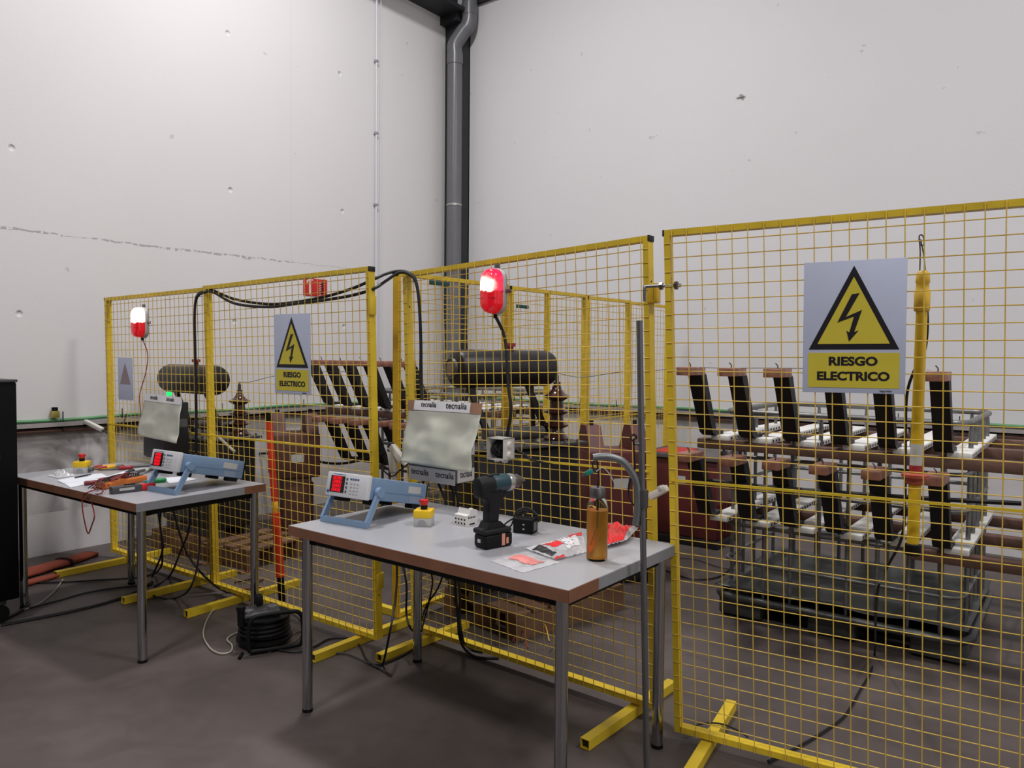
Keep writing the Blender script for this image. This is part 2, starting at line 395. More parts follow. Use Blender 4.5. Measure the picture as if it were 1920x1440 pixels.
# wall duct runs with coloured cables, at about 0.95 m
def duct(name, label, a, b, nx, ny):
    # a->b along wall, (nx,ny) normal into the room
    t = thing(name, label, 'cable duct', (a[0], a[1], 0), math.atan2(b[1] - a[1], b[0] - a[0]))
    Ln = (Vector(b) - Vector(a)).length; sgn = 1 if (nx * -(b[1] - a[1]) + ny * (b[0] - a[0])) > 0 else -1
    def bx(y0, y1, z0, z1, x0=0., x1=None): return MB().box((x0, min(sgn * y0, sgn * y1), z0), (x1 if x1 is not None else Ln, max(sgn * y0, sgn * y1), z1))
    bx(.0, .06, .905, .915).build('tray_floor', DUCT, t); bx(.055, .06, .905, .945).build('tray_lip', DUCT, t)
    MB().tube(cr([(Ln * i / 14, sgn * (.02 + .006 * math.sin(i * 2.1)), .962 + .006 * math.sin(i * 1.7)) for i in range(15)], 4), .012, 8).build('green_cable', GREENCAB, t)
    MB().tube(cr([(Ln * i / 14, sgn * (.04 + .005 * math.sin(i * 1.3)), .93 + .005 * math.sin(i * 2.3)) for i in range(15)], 4), .011, 8).build('black_cable', CABLE, t)
    MB().tube(cr([(Ln * i / 14, sgn * .035, .885 + .004 * math.sin(i * 1.1)) for i in range(15)], 4), .012, 8).build('brown_pipe', BROWNPIPE, t)
    for i in range(int(Ln / .42)):
        x = .2 + i * .42
        m = MB(); m.box((x - .006, min(0, sgn * .065), .88), (x + .006, max(0, sgn * .065), .905)); m.cyl((x, sgn * .05, .9), (x, sgn * .05, 1.02), .004, n=6); m.build('bracket', DSTEEL, t)
    return t
duct('wall_cable_duct', 'cable duct with green cable running along the left concrete wall', (XA, 1.4), (XA, YB - .3), 1, 0)
duct('wall_cable_duct', 'cable duct with green cable running along the white back wall', (XA + .3, YB), (2.5, YB), 0, -1)
# small fittings on left duct
dt = thing('duct_valve', 'small brass and black valve standing on the left wall duct', 'valve', (XA + .03, onx(103, 790, XA + .03).y, .976))
MB().rbox((-.02, -.025, 0), (.02, .025, .05), .004).build('body', pm('brass', (168, 158, 84), .4, metal=.5, var=.1), dt)
MB().cyl((0, 0, .05), (0, 0, .075), .02, n=14).build('cap', BLK, dt)
dt = thing('duct_connector', 'small black connector block lying on the left wall duct', 'connector', (XA + .034, onx(128, 792, XA + .04).y, .926))
MB().rbox((-.02, -.07, -.01), (.02, .06, .02), .006).build('block', DTANK2, dt); MB().tube(cr([(0, .03, .012), (.004, .09, .006), (.0, .16, -.004)], 5), .005, 6).build('lead', CABLE, dt)
pa, pb = onx(160, 790, XA + .06), onx(192, 806, XA + .25)
dt = thing('tube_light', 'short white tube fitting sticking out from the left wall duct', 'tube', pa)
d = pb - pa
MB().rbox((0, -.016, -.016), (d.length, .016, .016), .008, M=d.to_track_quat('X', 'Z').to_matrix().to_4x4()).build('tube', OFFW, dt)
MB().tube(cr([d, d + Vector((.03, .05, -.03)), d + Vector((.02, .13, .03)), d + Vector((-.05, .2, .1))], 6), .006, 6).build('cord', CABLE, dt)

# mark on back wall (chipped hole)
p = ony(1391, 180, YB)
t = thing('wall_anchor', 'small broken anchor stub high on the white back wall', 'anchor', p)
MB().cyl((0, 0, 0), (.0, -.03, -.004), .014, n=10).build('plug', DUCT, t); MB().box((-.045, -.012, -.012), (.03, -.004, -.004)).build('chip', LGREY, t)

# fire hose sign on left wall
p = (onx(569, 523, XA) + onx(612, 555, XA)) / 2
t = thing('fire_sign', 'red fire hose sign on the left wall above the black cables', 'sign', (XA + .002, p.y, p.z), PI / 2)
MB().rbox((-.14, -.004, -.083), (.14, 0, .083), .002).build('board', SIGNRED, t)
m = MB(); m.prism([(-.075, -.07), (-.05, -.07), (-.05, .05), (-.06, .062), (-.075, .05)], -.0055, -.004)
m.prism([(-.1, .03), (-.104, .055), (-.08, .074), (-.03, .074), (-.03, .064), (-.08, .06)], -.0055, -.004); m.build('hose_symbol', WHITE, t)
m = MB()
for k in range(6): m.prism([(.04, -.07 + k * .022), (.075 + .02, -.045 + k * .022), (.1, -.03 + k * .022), (.09, -.046 + k * .022), (.05, -.075 + k * .022)], -.0055, -.004)
m.build('flame_symbol', WHITE, t)

# ------------------------------------------------------------------ fences
def sq_tube(mb, p0, p1, w, d, up=Vector((0, 1, 0))):
    # rectangular bar from p0 to p1; w across, d along 'up' axis
    p0, p1 = Vector(p0), Vector(p1); t = (p1 - p0).normalized(); a = (up - t * up.dot(t)).normalized(); b = t.cross(a)
    vs = []
    for p in (p0, p1): vs += [p + b * (sx * w / 2) + a * (sy * d / 2) for sx, sy in ((-1, -1), (1, -1), (1, 1), (-1, 1))]
    mb.add(vs, [(3, 2, 1, 0), (4, 5, 6, 7), (0, 1, 5, 4), (1, 2, 6, 5), (2, 3, 7, 6), (3, 0, 4, 7)])
    return mb
def fence(label, p0, p1, zt0, zt1, lean=0., lean1=None, yl=0., feet=(), zb0=.05, zb1=.05, mid=True, pw=.022, pd=.04, caps=(0, 1), pitch=.0515, midposts=(), pmat=None, wr=.0019, group=None):
    lean1 = lean if lean1 is None else lean1
    p0, p1 = Vector((p0[0], p0[1], 0)), Vector((p1[0], p1[1], 0)); d = p1 - p0; Ln = d.length
    t = thing('mesh_fence', label, 'fence', p0, math.atan2(d.y, d.x), group)
    def P(x, s, y=0.):  # s: 0 bottom .. 1 top
        zb = zb0 + (zb1 - zb0) * x / Ln; zt = zt0 + (zt1 - zt0) * x / Ln
        return Vector((x + (lean + (lean1 - lean) * x / Ln) * s, y + yl * s, zb + (zt - zb) * s))
    ym = .005 + pd / 2
    pm_ = pmat or YEL
    for x in (pw / 2, Ln - pw / 2) + tuple(midposts):
        m = sq_tube(MB(), P(x, 0, ym), P(x, 1, ym), pw, pd)
        po = m.build('post', pm_, t, smooth=False)
        h = MB()
        for s in (.905, .12): 
            q = P(x, s, ym); h.cyl(q + Vector((pw / 2, 0, 0)), q + Vector((pw / 2 + .0008, 0, 0)), .0045, n=8)
        h.split('bolt_hole', BLKCAP, po)
    for s in (0, 1):
        o = .011 if s == 0 else -.011
        q0, q1 = P(pw, s, ym) + Vector((0, 0, o)), P(Ln - pw, s, ym) + Vector((0, 0, o))
        sq_tube(MB(), q0, q1, .022, pd).build('rail', YEL, t, smooth=False)
    for c in caps:
        x = -.001 if c == 0 else Ln + .001
        q = P(x, 1, ym) - Vector((0, 0, .011))
        MB().rbox((q.x - .004, q.y - pd / 2 - .001, q.z - .012), (q.x + .004, q.y + pd / 2 + .001, q.z + .012), .002).build('end_cap', BLKCAP, t)
    if mid:
        sq_tube(MB(), P(pw * .5, .508, .001), P(Ln - pw * .5, .508, .001), .009, .007).build('mid_rail', YEL, t, smooth=False)
    m = MB(); n = int((Ln - .02) / pitch); o = (Ln - n * pitch) / 2
    for i in range(n + 1):
        x = o + i * pitch
        if 0.004 < x < Ln - .004: m.cyl(P(x, .001, -.001), P(x, .999, -.001), wr, n=6)
    H = (zt0 + zt1) / 2 - .05; k = int(H / .052)
    for j in range(1, k + 1):
        s = 1 - j * .052 / H
        if s > .01: m.cyl(P(.002, s, .003), P(Ln - .002, s, .003), wr, n=6)
    m.build('wire_mesh', YELWIRE, t)
    for (fx, yf, yb) in feet:
        m = MB()
        for (a, b) in (((-.02, .002), (.02, .005)), ((-.02, .037), (.02, .04)), ((-.02, .005), (-.017, .037)), ((.017, .005), (.02, .037))):
            m.box((fx + a[0], yf, a[1]), (fx + b[0], yb, b[1]))
        fo = m.build('foot', YEL, t, smooth=False)
        MB().box((fx - .017, yf + .012, .005), (fx + .017, yf + .016, .037)).build('tube_inside', BLKCAP, fo)
    return t
# front row
FL0, FL1 = (-5.455, 2.572), (-4.2, 2.576)
fence('yellow mesh fence panel at the far left with the smaller red lamp', FL0, FL1, 1.822, 1.838, -.012, None, -.02, [(.2, -.44, .33), (1.05, -.43, .3)], caps=(0,))
GT0, GT1 = (-4.165, 2.552), (-2.752, 2.566)
gate = fence('yellow mesh fence panel with the narrow white hazard sign, second from left', GT0, GT1, 1.842, 1.872, -.02, -.032, -.03, [(.25, -.31, .44), (1.28, -.28, .38)], caps=(0, 1), zb0=.052)
MB().rbox((1.413, -.0, .30), (1.421, .045, .38), .002).rbox((1.384, -.03, 1.64), (1.4, .01, 1.73), .002).split('lock_plate', YEL, gate)
MD0, MD1 = (-2.735, 2.79), (-1.338, 2.735)
midp = fence('yellow mesh fence panel behind the front table carrying the larger red lamp', MD0, MD1, 1.862, 1.923, -.045, -.05, -.03, [(.11, -.31, .3), (1.3, -.35, .33)], caps=(1,), pw=.024)
m = MB(); m.rbox((1.352, -.03, 1.66), (1.384, .02, 1.73), .003); m.rbox((1.374, -.03, 1.665), (1.392, -.014, 1.735), .003); m.split('lock_plate', YEL2, midp)
RP0 = (-1.205, 2.625); th = R(8); RP1 = (RP0[0] + 1.9 * math.cos(th), RP0[1] + 1.9 * math.sin(th))
rp = fence('yellow mesh fence panel at the right with the large hazard sign', RP0, RP1, 1.915, 1.945, -.064, -.01, -.03, [(.12, -.28, .4), (1.62, -.2, .45)], zb0=.05, zb1=.02, caps=(0,), pitch=.0525)
# hook bolt joining the middle and right panels
hb = thing('hook_bolt', 'steel hook bolt joining the two yellow fence posts beside the large sign', 'bolt', (-1.268, 2.6, 1.712), R(8))
MB().tube(cr([(-.066, -.01, -.055), (-.066, -.01, -.008), (-.055, -.006, 0), (.05, .0, 0), (.068, 0, 0)], 5), .006, 10).build('hook', STEEL, hb)
MB().cyl((-.012, 0, 0), (.0, 0, 0), .014, n=6).cyl((.045, 0, 0), (.057, 0, 0), .015, n=6).split('nut', STEEL, hb)
# side fence receding to the back wall
SX = -2.9
sd = [(2.86, 3.82, (.0,), 'nearest yellow panel of the fence row running back, beside the gate post'),
      (3.86, 4.76, (1,), 'second yellow panel of the fence row running back, behind the larger red lamp'),
      (4.80, 5.42, (1,), 'third yellow panel of the fence row running back to the white wall'),
      (5.45, 6.14, (1,), 'last yellow panel of the fence row, nearest the white back wall')]
for i, (ya, yb, mp, lab) in enumerate(sd):
    fence(lab, (SX - .01 * i, ya), (SX - .005 * i, yb), 1.885, 1.89, 0, None, 0, [(.12, -.06, .3)] if i != 1 else [(.1, -.06, .25), (.8, -.06, .25)], caps=(0,), pw=.022,
          midposts=(.42,) if i == 1 else (), pmat=YEL2 if i == 0 else YEL, pitch=.052)

# ------------------------------------------------------------------ hazard signs
def sign(label, c, rz, w, h, full=True, small=True):
    t = thing('hazard_sign', label, 'sign', c, rz)
    MB().rbox((-w / 2, -.003, -h / 2), (w / 2, 0, h / 2), .0012).build('board', SIGNW, t)
    tw = w * .44; zt = h * .46; zb = -h * .17
    def tri(k, y0, y1):
        cx, cz = 0, zb + (zt - zb) / 3
        return [(cx + (px - cx) * k, cz + (pz - cz) * k) for px, pz in ((-tw, zb), (tw, zb), (0, zt))]
    if not full:
        MB().prism(tri(.8, 0, 0), -.0045, -.003).build('faded_triangle', GHOST, t); return t
    MB().prism(tri(1, 0, 0), -.0042, -.003).build('triangle_border', SIGNK, t, smooth=False)
    MB().prism(tri(.8, 0, 0), -.0054, -.003).build('triangle_field', SIGNY, t, smooth=False)
    # flash with arrow head
    u = (zt - zb) / 100; pts = [(-6, 62), (5, 62), (-7, 36.5), (8, 44), (0, 20), (6, 21), (-8, 8), (-9, 22), (-5, 19), (1.5, 35.5), (-18, 30)]
    pts = [(-2, 66), (6.5, 67), (-8.5, 39), (9.5, 47), (1.2, 21), (6, 22.5), (-4.5, 9.5), (-7.5, 22.5), (-4.2, 20.5), (.8, 39.5), (-18, 32.5)]
    MB().prism([(x * u * w / .3 * .42 / h * .98, zb + z * u) for x, z in pts], -.0066, -.003).build('lightning_flash', SIGNK, t, smooth=False)
    MB().box((-w * .445, -.0045, -h * .46), (w * .445, -.003, -h * .195)).build('text_field', SIGNY, t)
    text('RIESGO', h * .088, SIGNK, t, 'lettering', T((0, -.0052, -h * .262)), xs=w / h * 1.62, bold=h * .0036)
    text('ELECTRICO', h * .088, SIGNK, t, 'lettering', T((0, -.0052, -h * .375)), xs=w / h * 1.56, bold=h * .0036)
    if small: text('Seguridad', h * .022, SIGNK, t, 'lettering', T((w * .32, -.0036, -h * .481)), xs=.95)
    return t
a, b = onp(1509, 493, RP0, RP1), onp(1700, 738, RP0, RP1)
c = (onp(1512, 495, RP0, RP1) + onp(1703, 489, RP0, RP1) + onp(1697, 738, RP0, RP1) + onp(1507, 731, RP0, RP1)) / 4
so = sign('large white RIESGO ELECTRICO sign with yellow triangle on the right fence panel', c + Vector((.004, -.031, 0)), th, .308, .432)
so.rotation_euler = (R(.95), R(-.4), th)
c = (ony(516, 592, 2.527) + ony(580, 590, 2.527) + ony(582, 738, 2.527) + ony(518, 735, 2.527)) / 4
sign('RIESGO ELECTRICO sign on the second fence panel, seen narrow at a slant', (c.x, 2.527, c.z), math.atan2(GT1[1] - GT0[1], GT1[0] - GT0[0]), .3, .42, True).rotation_euler.x = R(.95)
c = (ony(222, 671, 2.55) + ony(250, 750, 2.55)) / 2
sign('faint sign with a pale triangle on the far left fence panel', (c.x, 2.55, c.z), 0, .2, .285, False).rotation_euler.x = R(.65)

# ------------------------------------------------------------------ red lamps
def lens_material(name, hot, spread, top):
    # red moulded lens; the bulb behind its upper half glows through it
    m = bpy.data.materials.new(name); m.use_nodes = True; nt = m.node_tree; N = nt.nodes; L = nt.links; b = N['Principled BSDF']
    b.inputs['Base Color'].default_value = s2l((190, 14, 28)) + (1,); b.inputs['Roughness'].default_value = .2; b.inputs['Coat Weight'].default_value = .4
    tc = N.new('ShaderNodeTexCoord'); nz = N.new('ShaderNodeTexNoise'); nz.inputs['Scale'].default_value = 30; nz.inputs['Detail'].default_value = 2
    L.new(tc.outputs['Object'], nz.inputs['Vector'])
    mp = N.new('ShaderNodeVectorMath'); mp.operation = 'MULTIPLY_ADD'; mp.inputs[1].default_value = (.02, .0, .035); L.new(nz.outputs['Color'], mp.inputs[0]); L.new(tc.outputs['Object'], mp.inputs[2])
    sp = N.new('ShaderNodeSeparateXYZ'); L.new(mp.outputs[0], sp.inputs[0])
    ds = N.new('ShaderNodeVectorMath'); ds.operation = 'DISTANCE'; L.new(mp.outputs[0], ds.inputs[0]); ds.inputs[1].default_value = hot
    r = N.new('ShaderNodeValToRGB'); e = r.color_ramp.elements; e[0].position = 0; e[0].color = (1, .82, .72, 1); e[1].position = 1; e[1].color = (.75, .01, top, 1)
    k = e.new(.42); k.color = (1, .62, .5, 1); k = e.new(.62); k.color = (1, .03, .08, 1)
    mr = N.new('ShaderNodeMapRange'); mr.inputs['From Max'].default_value = spread; L.new(ds.outputs['Value'], mr.inputs['Value']); L.new(mr.outputs[0], r.inputs['Fac'])
    lo = N.new('ShaderNodeMapRange'); lo.inputs['From Min'].default_value = .014; lo.inputs['From Max'].default_value = .02; L.new(sp.outputs['Z'], lo.inputs['Value'])
    mx = N.new('ShaderNodeMix'); mx.data_type = 'RGBA'; L.new(lo.outputs[0], mx.inputs[0]); mx.inputs[6].default_value = (.7, .004, .015, 1); L.new(r.outputs['Color'], mx.inputs[7])
    L.new(mx.outputs[2], b.inputs['Emission Color'])
    st = N.new('ShaderNodeMapRange'); st.inputs['From Min'].default_value = .35; st.inputs['From Max'].default_value = .62; st.inputs['To Min'].default_value = 3.2; st.inputs['To Max'].default_value = .85
    L.new(mr.outputs[0], st.inputs['Value'])
    ml = N.new('ShaderNodeMix'); ml.data_type = 'FLOAT'; L.new(lo.outputs[0], ml.inputs[0]); ml.inputs[2].default_value = .42; L.new(st.outputs[0], ml.inputs[3]); L.new(ml.outputs[0], b.inputs['Emission Strength'])
    return m
LENS1 = lens_material('lit_red_lens_bright', (.01, -.06, .065), .2, .12)
LENS2 = lens_material('lit_red_lens', (.008, -.075, .04), .09, .16)
def lamp(label, loc, rz, s=1., lens_mat=None):
    t = thing('bulkhead_lamp', label, 'lamp', loc, rz)
    def oval(y, kx, kz, n=28):
        w, h = .052 * s * kx, .1 * s * kz; r = w; out = []
        for i in range(n):
            a = 2 * PI * i / n; x = w * math.cos(a); z = (h - w) * (1 if math.sin(a) >= 0 else -1) + w * math.sin(a); out.append(Vector((x, y, z)))
        return out
    m = MB(); n = 28; st = [(0, 1.02), (-.022, 1.02), (-.026, 1.0)]; vs = []; fs = []
    for y, k in st: vs += oval(y * s, k, k)
    for j in range(len(st) - 1): fs += [(j * n + i, j * n + (i + 1) % n, (j + 1) * n + (i + 1) % n, (j + 1) * n + i) for i in range(n)]
    fs += [tuple(range(n)), tuple(range(len(st) * n - n, len(st) * n))]
    m.add(vs, fs).build('base', LGREY, t)
    prof = [(-.024, .985), (-.045, .97), (-.062, .92), (-.074, .8), (-.081, .55), (-.084, .2)]
    n = 48; vs = []
    for y, k in prof: vs += oval(y * s, k, 1 - (1 - k) * .6, n)
    fs = [(j * n + i, j * n + (i + 1) % n, (j + 1) * n + (i + 1) % n, (j + 1) * n + i) for j in range(len(prof) - 1) for i in range(n)] + [tuple(range((len(prof) - 1) * n, len(prof) * n))]
    MB().add(vs, fs).build('lens', lens_mat, t, angle=60)
    MB().box((-.05 * s, -.0835 * s, -.034), (.05 * s, -.07 * s, -.0325)).build('lens_rib', DRED, t)
    MB().rbox((.052 * s - .005, -.012, -.008), (.052 * s + .03, -.004, .008), .002).rbox((-.012, -.014, .1 * s), (.012, -.002, .1 * s + .02), .002).build('bracket', STEEL, t)
    MB().cyl((0, -.018, -.1 * s - .018), (0, -.018, -.1 * s + .004), .009, n=10).split('cable_gland', BLK, t)
    return t
p = ony(272, 605, 2.545); L1 = (p.x, 2.545, p.z)
lamp('smaller looking red oval warning lamp, lit, on the far left fence panel', L1, 0, .98, LENS1)
p = ony(934, 547, 2.735); L2 = (p.x, 2.735, p.z)
lamp('larger looking red oval warning lamp, lit, on the fence panel behind the front table', L2, math.atan2(MD1[1] - MD0[1], MD1[0] - MD0[0]), 1.02, LENS2)

# ------------------------------------------------------------------ covered control boxes on the fence
def cable(label, pts, r, mat=CABLE, n=6, k=8, name='cable', cat='cable', group=None):
    return tag(MB().tube(cr(pts, k), r, n).build(name, mat), label, cat, group)
def control_box(label, sheetlabel, c, rz, w, h, d, dark, tags, sheet_pts):
    t = thing('control_box', label, 'control box', c, rz)
    MB().rbox((-w / 2, -d, -h / 2), (w / 2, 0, h / 2), .006).build('body', dark, t)
    MB().rbox((-w / 2 - .004, -d - .012, -h / 2 + .01), (w / 2 + .004, -d, h / 2 - .01), .004).build('door', dark, t)
    m = MB()
    for k in range(5): m.cyl((-w * .35 + k * w * .17, -d * .5, -h / 2 - .016), (-w * .35 + k * w * .17, -d * .5, -h / 2 + .002), .009, n=10)
    m.split('cable_gland', BLK, t)
    return t
# box behind front table
c = (ony(780, 756, 2.74) + ony(905, 760, 2.74) + ony(910, 893, 2.74) + ony(790, 890, 2.74)) / 4
BX1 = Vector((c.x + .012, 2.735, c.z - .01))
bx = control_box('grey control box with printed tape hung on the fence behind the front table', '', BX1, R(-2), .30, .34, .12, DGREY, True, None)
for z, nm in ((-.135, 'tecnalia'), (-.015, 'tecnalia')):
    MB().box((.1495, -.118, z - .03), (.1512, -.004, z + .03)).build('side_tape', TAPE, bx)
    text(nm, .046, SIGNK, bx, 'lettering', T((.1515, -.06, z + .006)) @ Rz(PI / 2), xs=.58, bold=.0006)
MB().box((-.15, -.1335, -.175), (.15, -.132, -.11)).build('front_tape', TAPE, bx)
for x in (-.075, .085): text('tecnalia', .04, SIGNK, bx, 'lettering', T((x, -.1342, -.135)), xs=.95, bold=.0003)
def hang_sheet(name, label, P00, P10, P01, P11, amp, nu=26, nv=24, seed=0, fold=3.2):
    # P00/P10 top-left/right, P01/P11 bottom-left/right
    nrm = ((P10 - P00).cross(P01 - P00)).normalized()
    def fn(u, v):
        p = (P00 * (1 - u) + P10 * u) * (1 - v) + (P01 * (1 - u) + P11 * u) * v
        k = amp * max(0, v) ** .7 * (.9 * noise.noise(Vector((u * fold + seed, v * 2.2, seed))) + .4 * noise.noise(Vector((u * 6 + seed, v * 5, 3.1))))
        k += amp * .5 * math.sin(u * 9 + v * 3) * v * .4
        return p + nrm * k
    t = thing(name, label, 'plastic sheet', P00)
    def loc(u, v): return fn(u, v) - P00
    MB().sheet(loc, nu, nv).build('sheet', SHEETG, t, solid=.0012)
    return t, loc, nrm
yb_ = 2.6
P00, P10, P01, P11 = ony(767, 753, 2.60), ony(904, 760, 2.585), ony(750, 866, 2.54), ony(884, 886, 2.50)
sh, fn, nr = hang_sheet('covering_sheet', 'translucent sheet taped over the control box behind the front table', P00, P10, P01, P11, .034, seed=2)
def band(u0, u1, v0, v1, off): return MB().sheet(lambda u, v: fn(u0 + (u1 - u0) * u, v0 + (v1 - v0) * v) + nr * off, 16, 3)
sg = -1 if nr.y > 0 else 1
band(.09, .86, -.03, .13, .004 * sg).build('tape', TAPE, sh); band(-.01, .1, -.03, .14, .003 * sg).build('brown_tape', BTAPE, sh); band(.85, 1.01, -.03, .14, .003 * sg).build('brown_tape', BTAPE, sh)
axx = (P10 - P00).normalized(); axz = -(P01 - P00).normalized(); 
def on_sheet(u, v, off=.006):
    o = fn(u, v) + nr * off * sg; x = axx; z = (axz - x * axz.dot(x)).normalized(); y = z.cross(x)
    return Matrix(((x.x, y.x, z.x, o.x), (x.y, y.y, z.y, o.y), (x.z, y.z, z.z, o.z), (0, 0, 0, 1)))
text('tecnalia', .034, SIGNK, sh, 'lettering', on_sheet(.3, .035), xs=.95, bold=.0003)
text('tecnalia', .04, SIGNK, sh, 'lettering', on_sheet(.68, .035), xs=1.05, bold=.0003)
# box on far left panel
c = (ony(275, 745, 2.5) + ony(355, 748, 2.5) + ony(355, 850, 2.5)) / 3
q0, q1 = ony(297, 745, 2.42), ony(345, 749, 2.42)
BX2 = Vector((ony(322, 800, 2.5).x + .01, 2.54, ony(322, 800, 2.5).z - .015))
b2 = control_box('black control box hung on the far left fence panel', '', BX2, 0, .23, .34, .15, DBOX, False, None)
MB().box((.1145, -.14, .02), (.1162, -.01, .07)).build('side_label', DGREY, b2)
P00, P10, P01, P11 = ony(272, 742, 2.36), ony(341, 750, 2.36), ony(257, 816, 2.31), ony(333, 832, 2.30)
sh2, fn, nr = hang_sheet('covering_sheet', 'crumpled translucent sheet hanging over the far left control box', P00, P10, P01, P11, .022, seed=9)
sg = -1 if nr.y > 0 else 1; axx = (P10 - P00).normalized(); axz = -(P01 - P00).normalized()
band(.0, 1.0, -.06, .12, .004 * sg).build('tape', TAPE, sh2)
for u in (.28, .72): text('tecnalia', .034, SIGNK, sh2, 'lettering', on_sheet(u, .02), xs=.8, bold=.0002)
gl = BX2 + Vector((.0, -.1, .2))
t = thing('indicator_light', 'small lit green indicator on top of the far left control box', 'indicator', ony(317, 742, 2.46))
MB().cyl((0, 0, -.02), (0, 0, .0), .011, n=12).build('socket', BLK, t); MB().rbox((-.012, -.012, 0), (.012, .012, .024), .004).build('lens', GREENLED, t)

# bulkhead lamp leads
cable('thin dark red twin wire hanging from the smaller red lamp', [Vector(L1) + Vector((0, -.02, -.1)), ony(277, 665, 2.54), ony(273, 700, 2.53), ony(262, 740, 2.5), ony(264, 775, 2.48)], .003, REDWIRE)
cable('black cable hanging from the larger red lamp to the white junction box', [Vector(L2) + Vector((0, -.018, -.11)), ony(944, 625, 2.75), ony(950, 660, 2.75), ony(953, 720, 2.74), ony(958, 770, 2.735), ony(950, 822, 2.74)], .0075)
# white junction box
p = ony(950, 838, 2.745)
t = thing('junction_box', 'open white junction box on the fence behind the front table', 'junction box', (p.x + .012, 2.725, p.z), R(-2))
w = .049
m = MB(); m.box((-w, -.075, -w), (-w + .005, 0, w)).box((w - .005, -.075, -w), (w, 0, w)).box((-w, -.075, -w), (w, 0, -w + .005)).box((-w, -.075, w - .005), (w, 0, w)).box((-w, -.006, -w), (w, 0, w)); m.build('shell', WHITE, t, smooth=False)
m = MB()
for x, z, dx, dz in ((w, .02, 1, 0), (w, -.025, 1, 0), (-.02, -w, 0, -1), (.025, -w, 0, -1)): m.cyl((x, -.038, z), (x + dx * .012, -.038, z + dz * .012), .017, .012, n=14)
m.split('grommet', WHITE, t)
m = MB()
for k in range(9):
    x = random.uniform(-.04, .04); m.tube(cr([(x, -.01, w - .01), (random.uniform(-.035, .035), -.05, .02), (random.uniform(-.035, .035), -.06, -.02), (random.uniform(-.04, .04), -.02, -w + .008)], 5), .003, 6)
m.build('wires', CABLE, t)
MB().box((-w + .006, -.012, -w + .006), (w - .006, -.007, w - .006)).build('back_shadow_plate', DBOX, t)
cable('black cable leaving the white junction box to the right along the fence', [ony(969, 843, 2.735), ony(985, 853, 2.735), ony(1004, 864, 2.74), ony(1060, 872, 2.742), ony(1130, 876, 2.742), ony(1200, 884, 2.74)], .005)
# cables draped over the fence tops
def drape(label, dz, dy):
    pts = [ony(368, 850, 2.545 + dy), ony(368, 760, 2.55 + dy), ony(366, 660, 2.55 + dy), ony(365, 590, 2.55 + dy), ony(369, 556 + dz * .3, 2.55 + dy), ony(383, 546 + dz * .3, 2.548 + dy), ony(400, 545 + dz * .4, 2.55 + dy), ony(440, 561 + dz, 2.552 + dy), ony(500, 570 + dz * .7, 2.555 + dy),
           ony(550, 567 + dz * .4, 2.56 + dy), ony(610, 556 + dz * .8, 2.565 + dy), ony(660, 541 + dz * 1.6, 2.58 + dy), ony(700, 524 + dz * 2.2, 2.59 + dy), ony(725, 513 + dz * 1.6, 2.66), ony(748, 508 + dz * .4, 2.73 + dy), ony(768, 512 + dz * .3, 2.75 + dy), ony(780, 528 + dz * .3, 2.76 + dy), ony(786, 570, 2.76 + dy), ony(789, 640, 2.76 + dy), ony(790 + dy * 60, 710, 2.755 + dy), ony(791, 752, 2.74 + dy)]
    return cable(label, pts, .0078, n=8, group='black cables draped over the fence')
drape('upper of the two black cables draped over the yellow fence tops', 0, -.004)
drape('lower of the two black cables draped over the yellow fence tops', 8, -.022)

# white plug connectors at the gate post
for k, (px, py, ang, lab) in enumerate(((737, 868, 78, 'white cable connector hanging upright beside the gate post'), (746, 852, 40, 'tilted white cable connector hanging right of the gate post'))):
    p = ony(px, py, 2.74)
    t = thing('plug_connector', lab, 'connector', p)
    M = Ry(R(ang))
    MB().rbox((-.06, -.017, -.02), (.05, .017, .02), .008, M=M).build('shell', OFFW, t)
    MB().cyl(M @ Vector((.05, 0, 0)), M @ Vector((.085, 0, 0)), .015, .011, n=12).build('gland', OFFW, t)
    MB().rbox((-.075, -.014, -.016), (-.06, .014, .016), .003, M=M).build('pin_end', DBOX, t)
cable('black loop of cable hanging from the white connectors by the gate post', [ony(740, 886, 2.74), ony(728, 878, 2.745), ony(712, 872, 2.7), ony(722, 885, 2.71), ony(736, 893, 2.73), ony(752, 880, 2.72), ony(775, 862, 2.7)], .004)
p = ony(1232, 925, 2.70)
t = thing('socket_strip', 'white socket strip tied slanting beside the steel pole', 'socket strip', p, R(0))
M = Ry(R(-32)); MB().rbox((-.035, -.018, -.014), (.05, .018, .014), .008, M=M).build('body', OFFW, t); MB().rbox((.02, -.021, .0), (.034, .021, .02), .003, M=M).build('switch', LGREY, t)

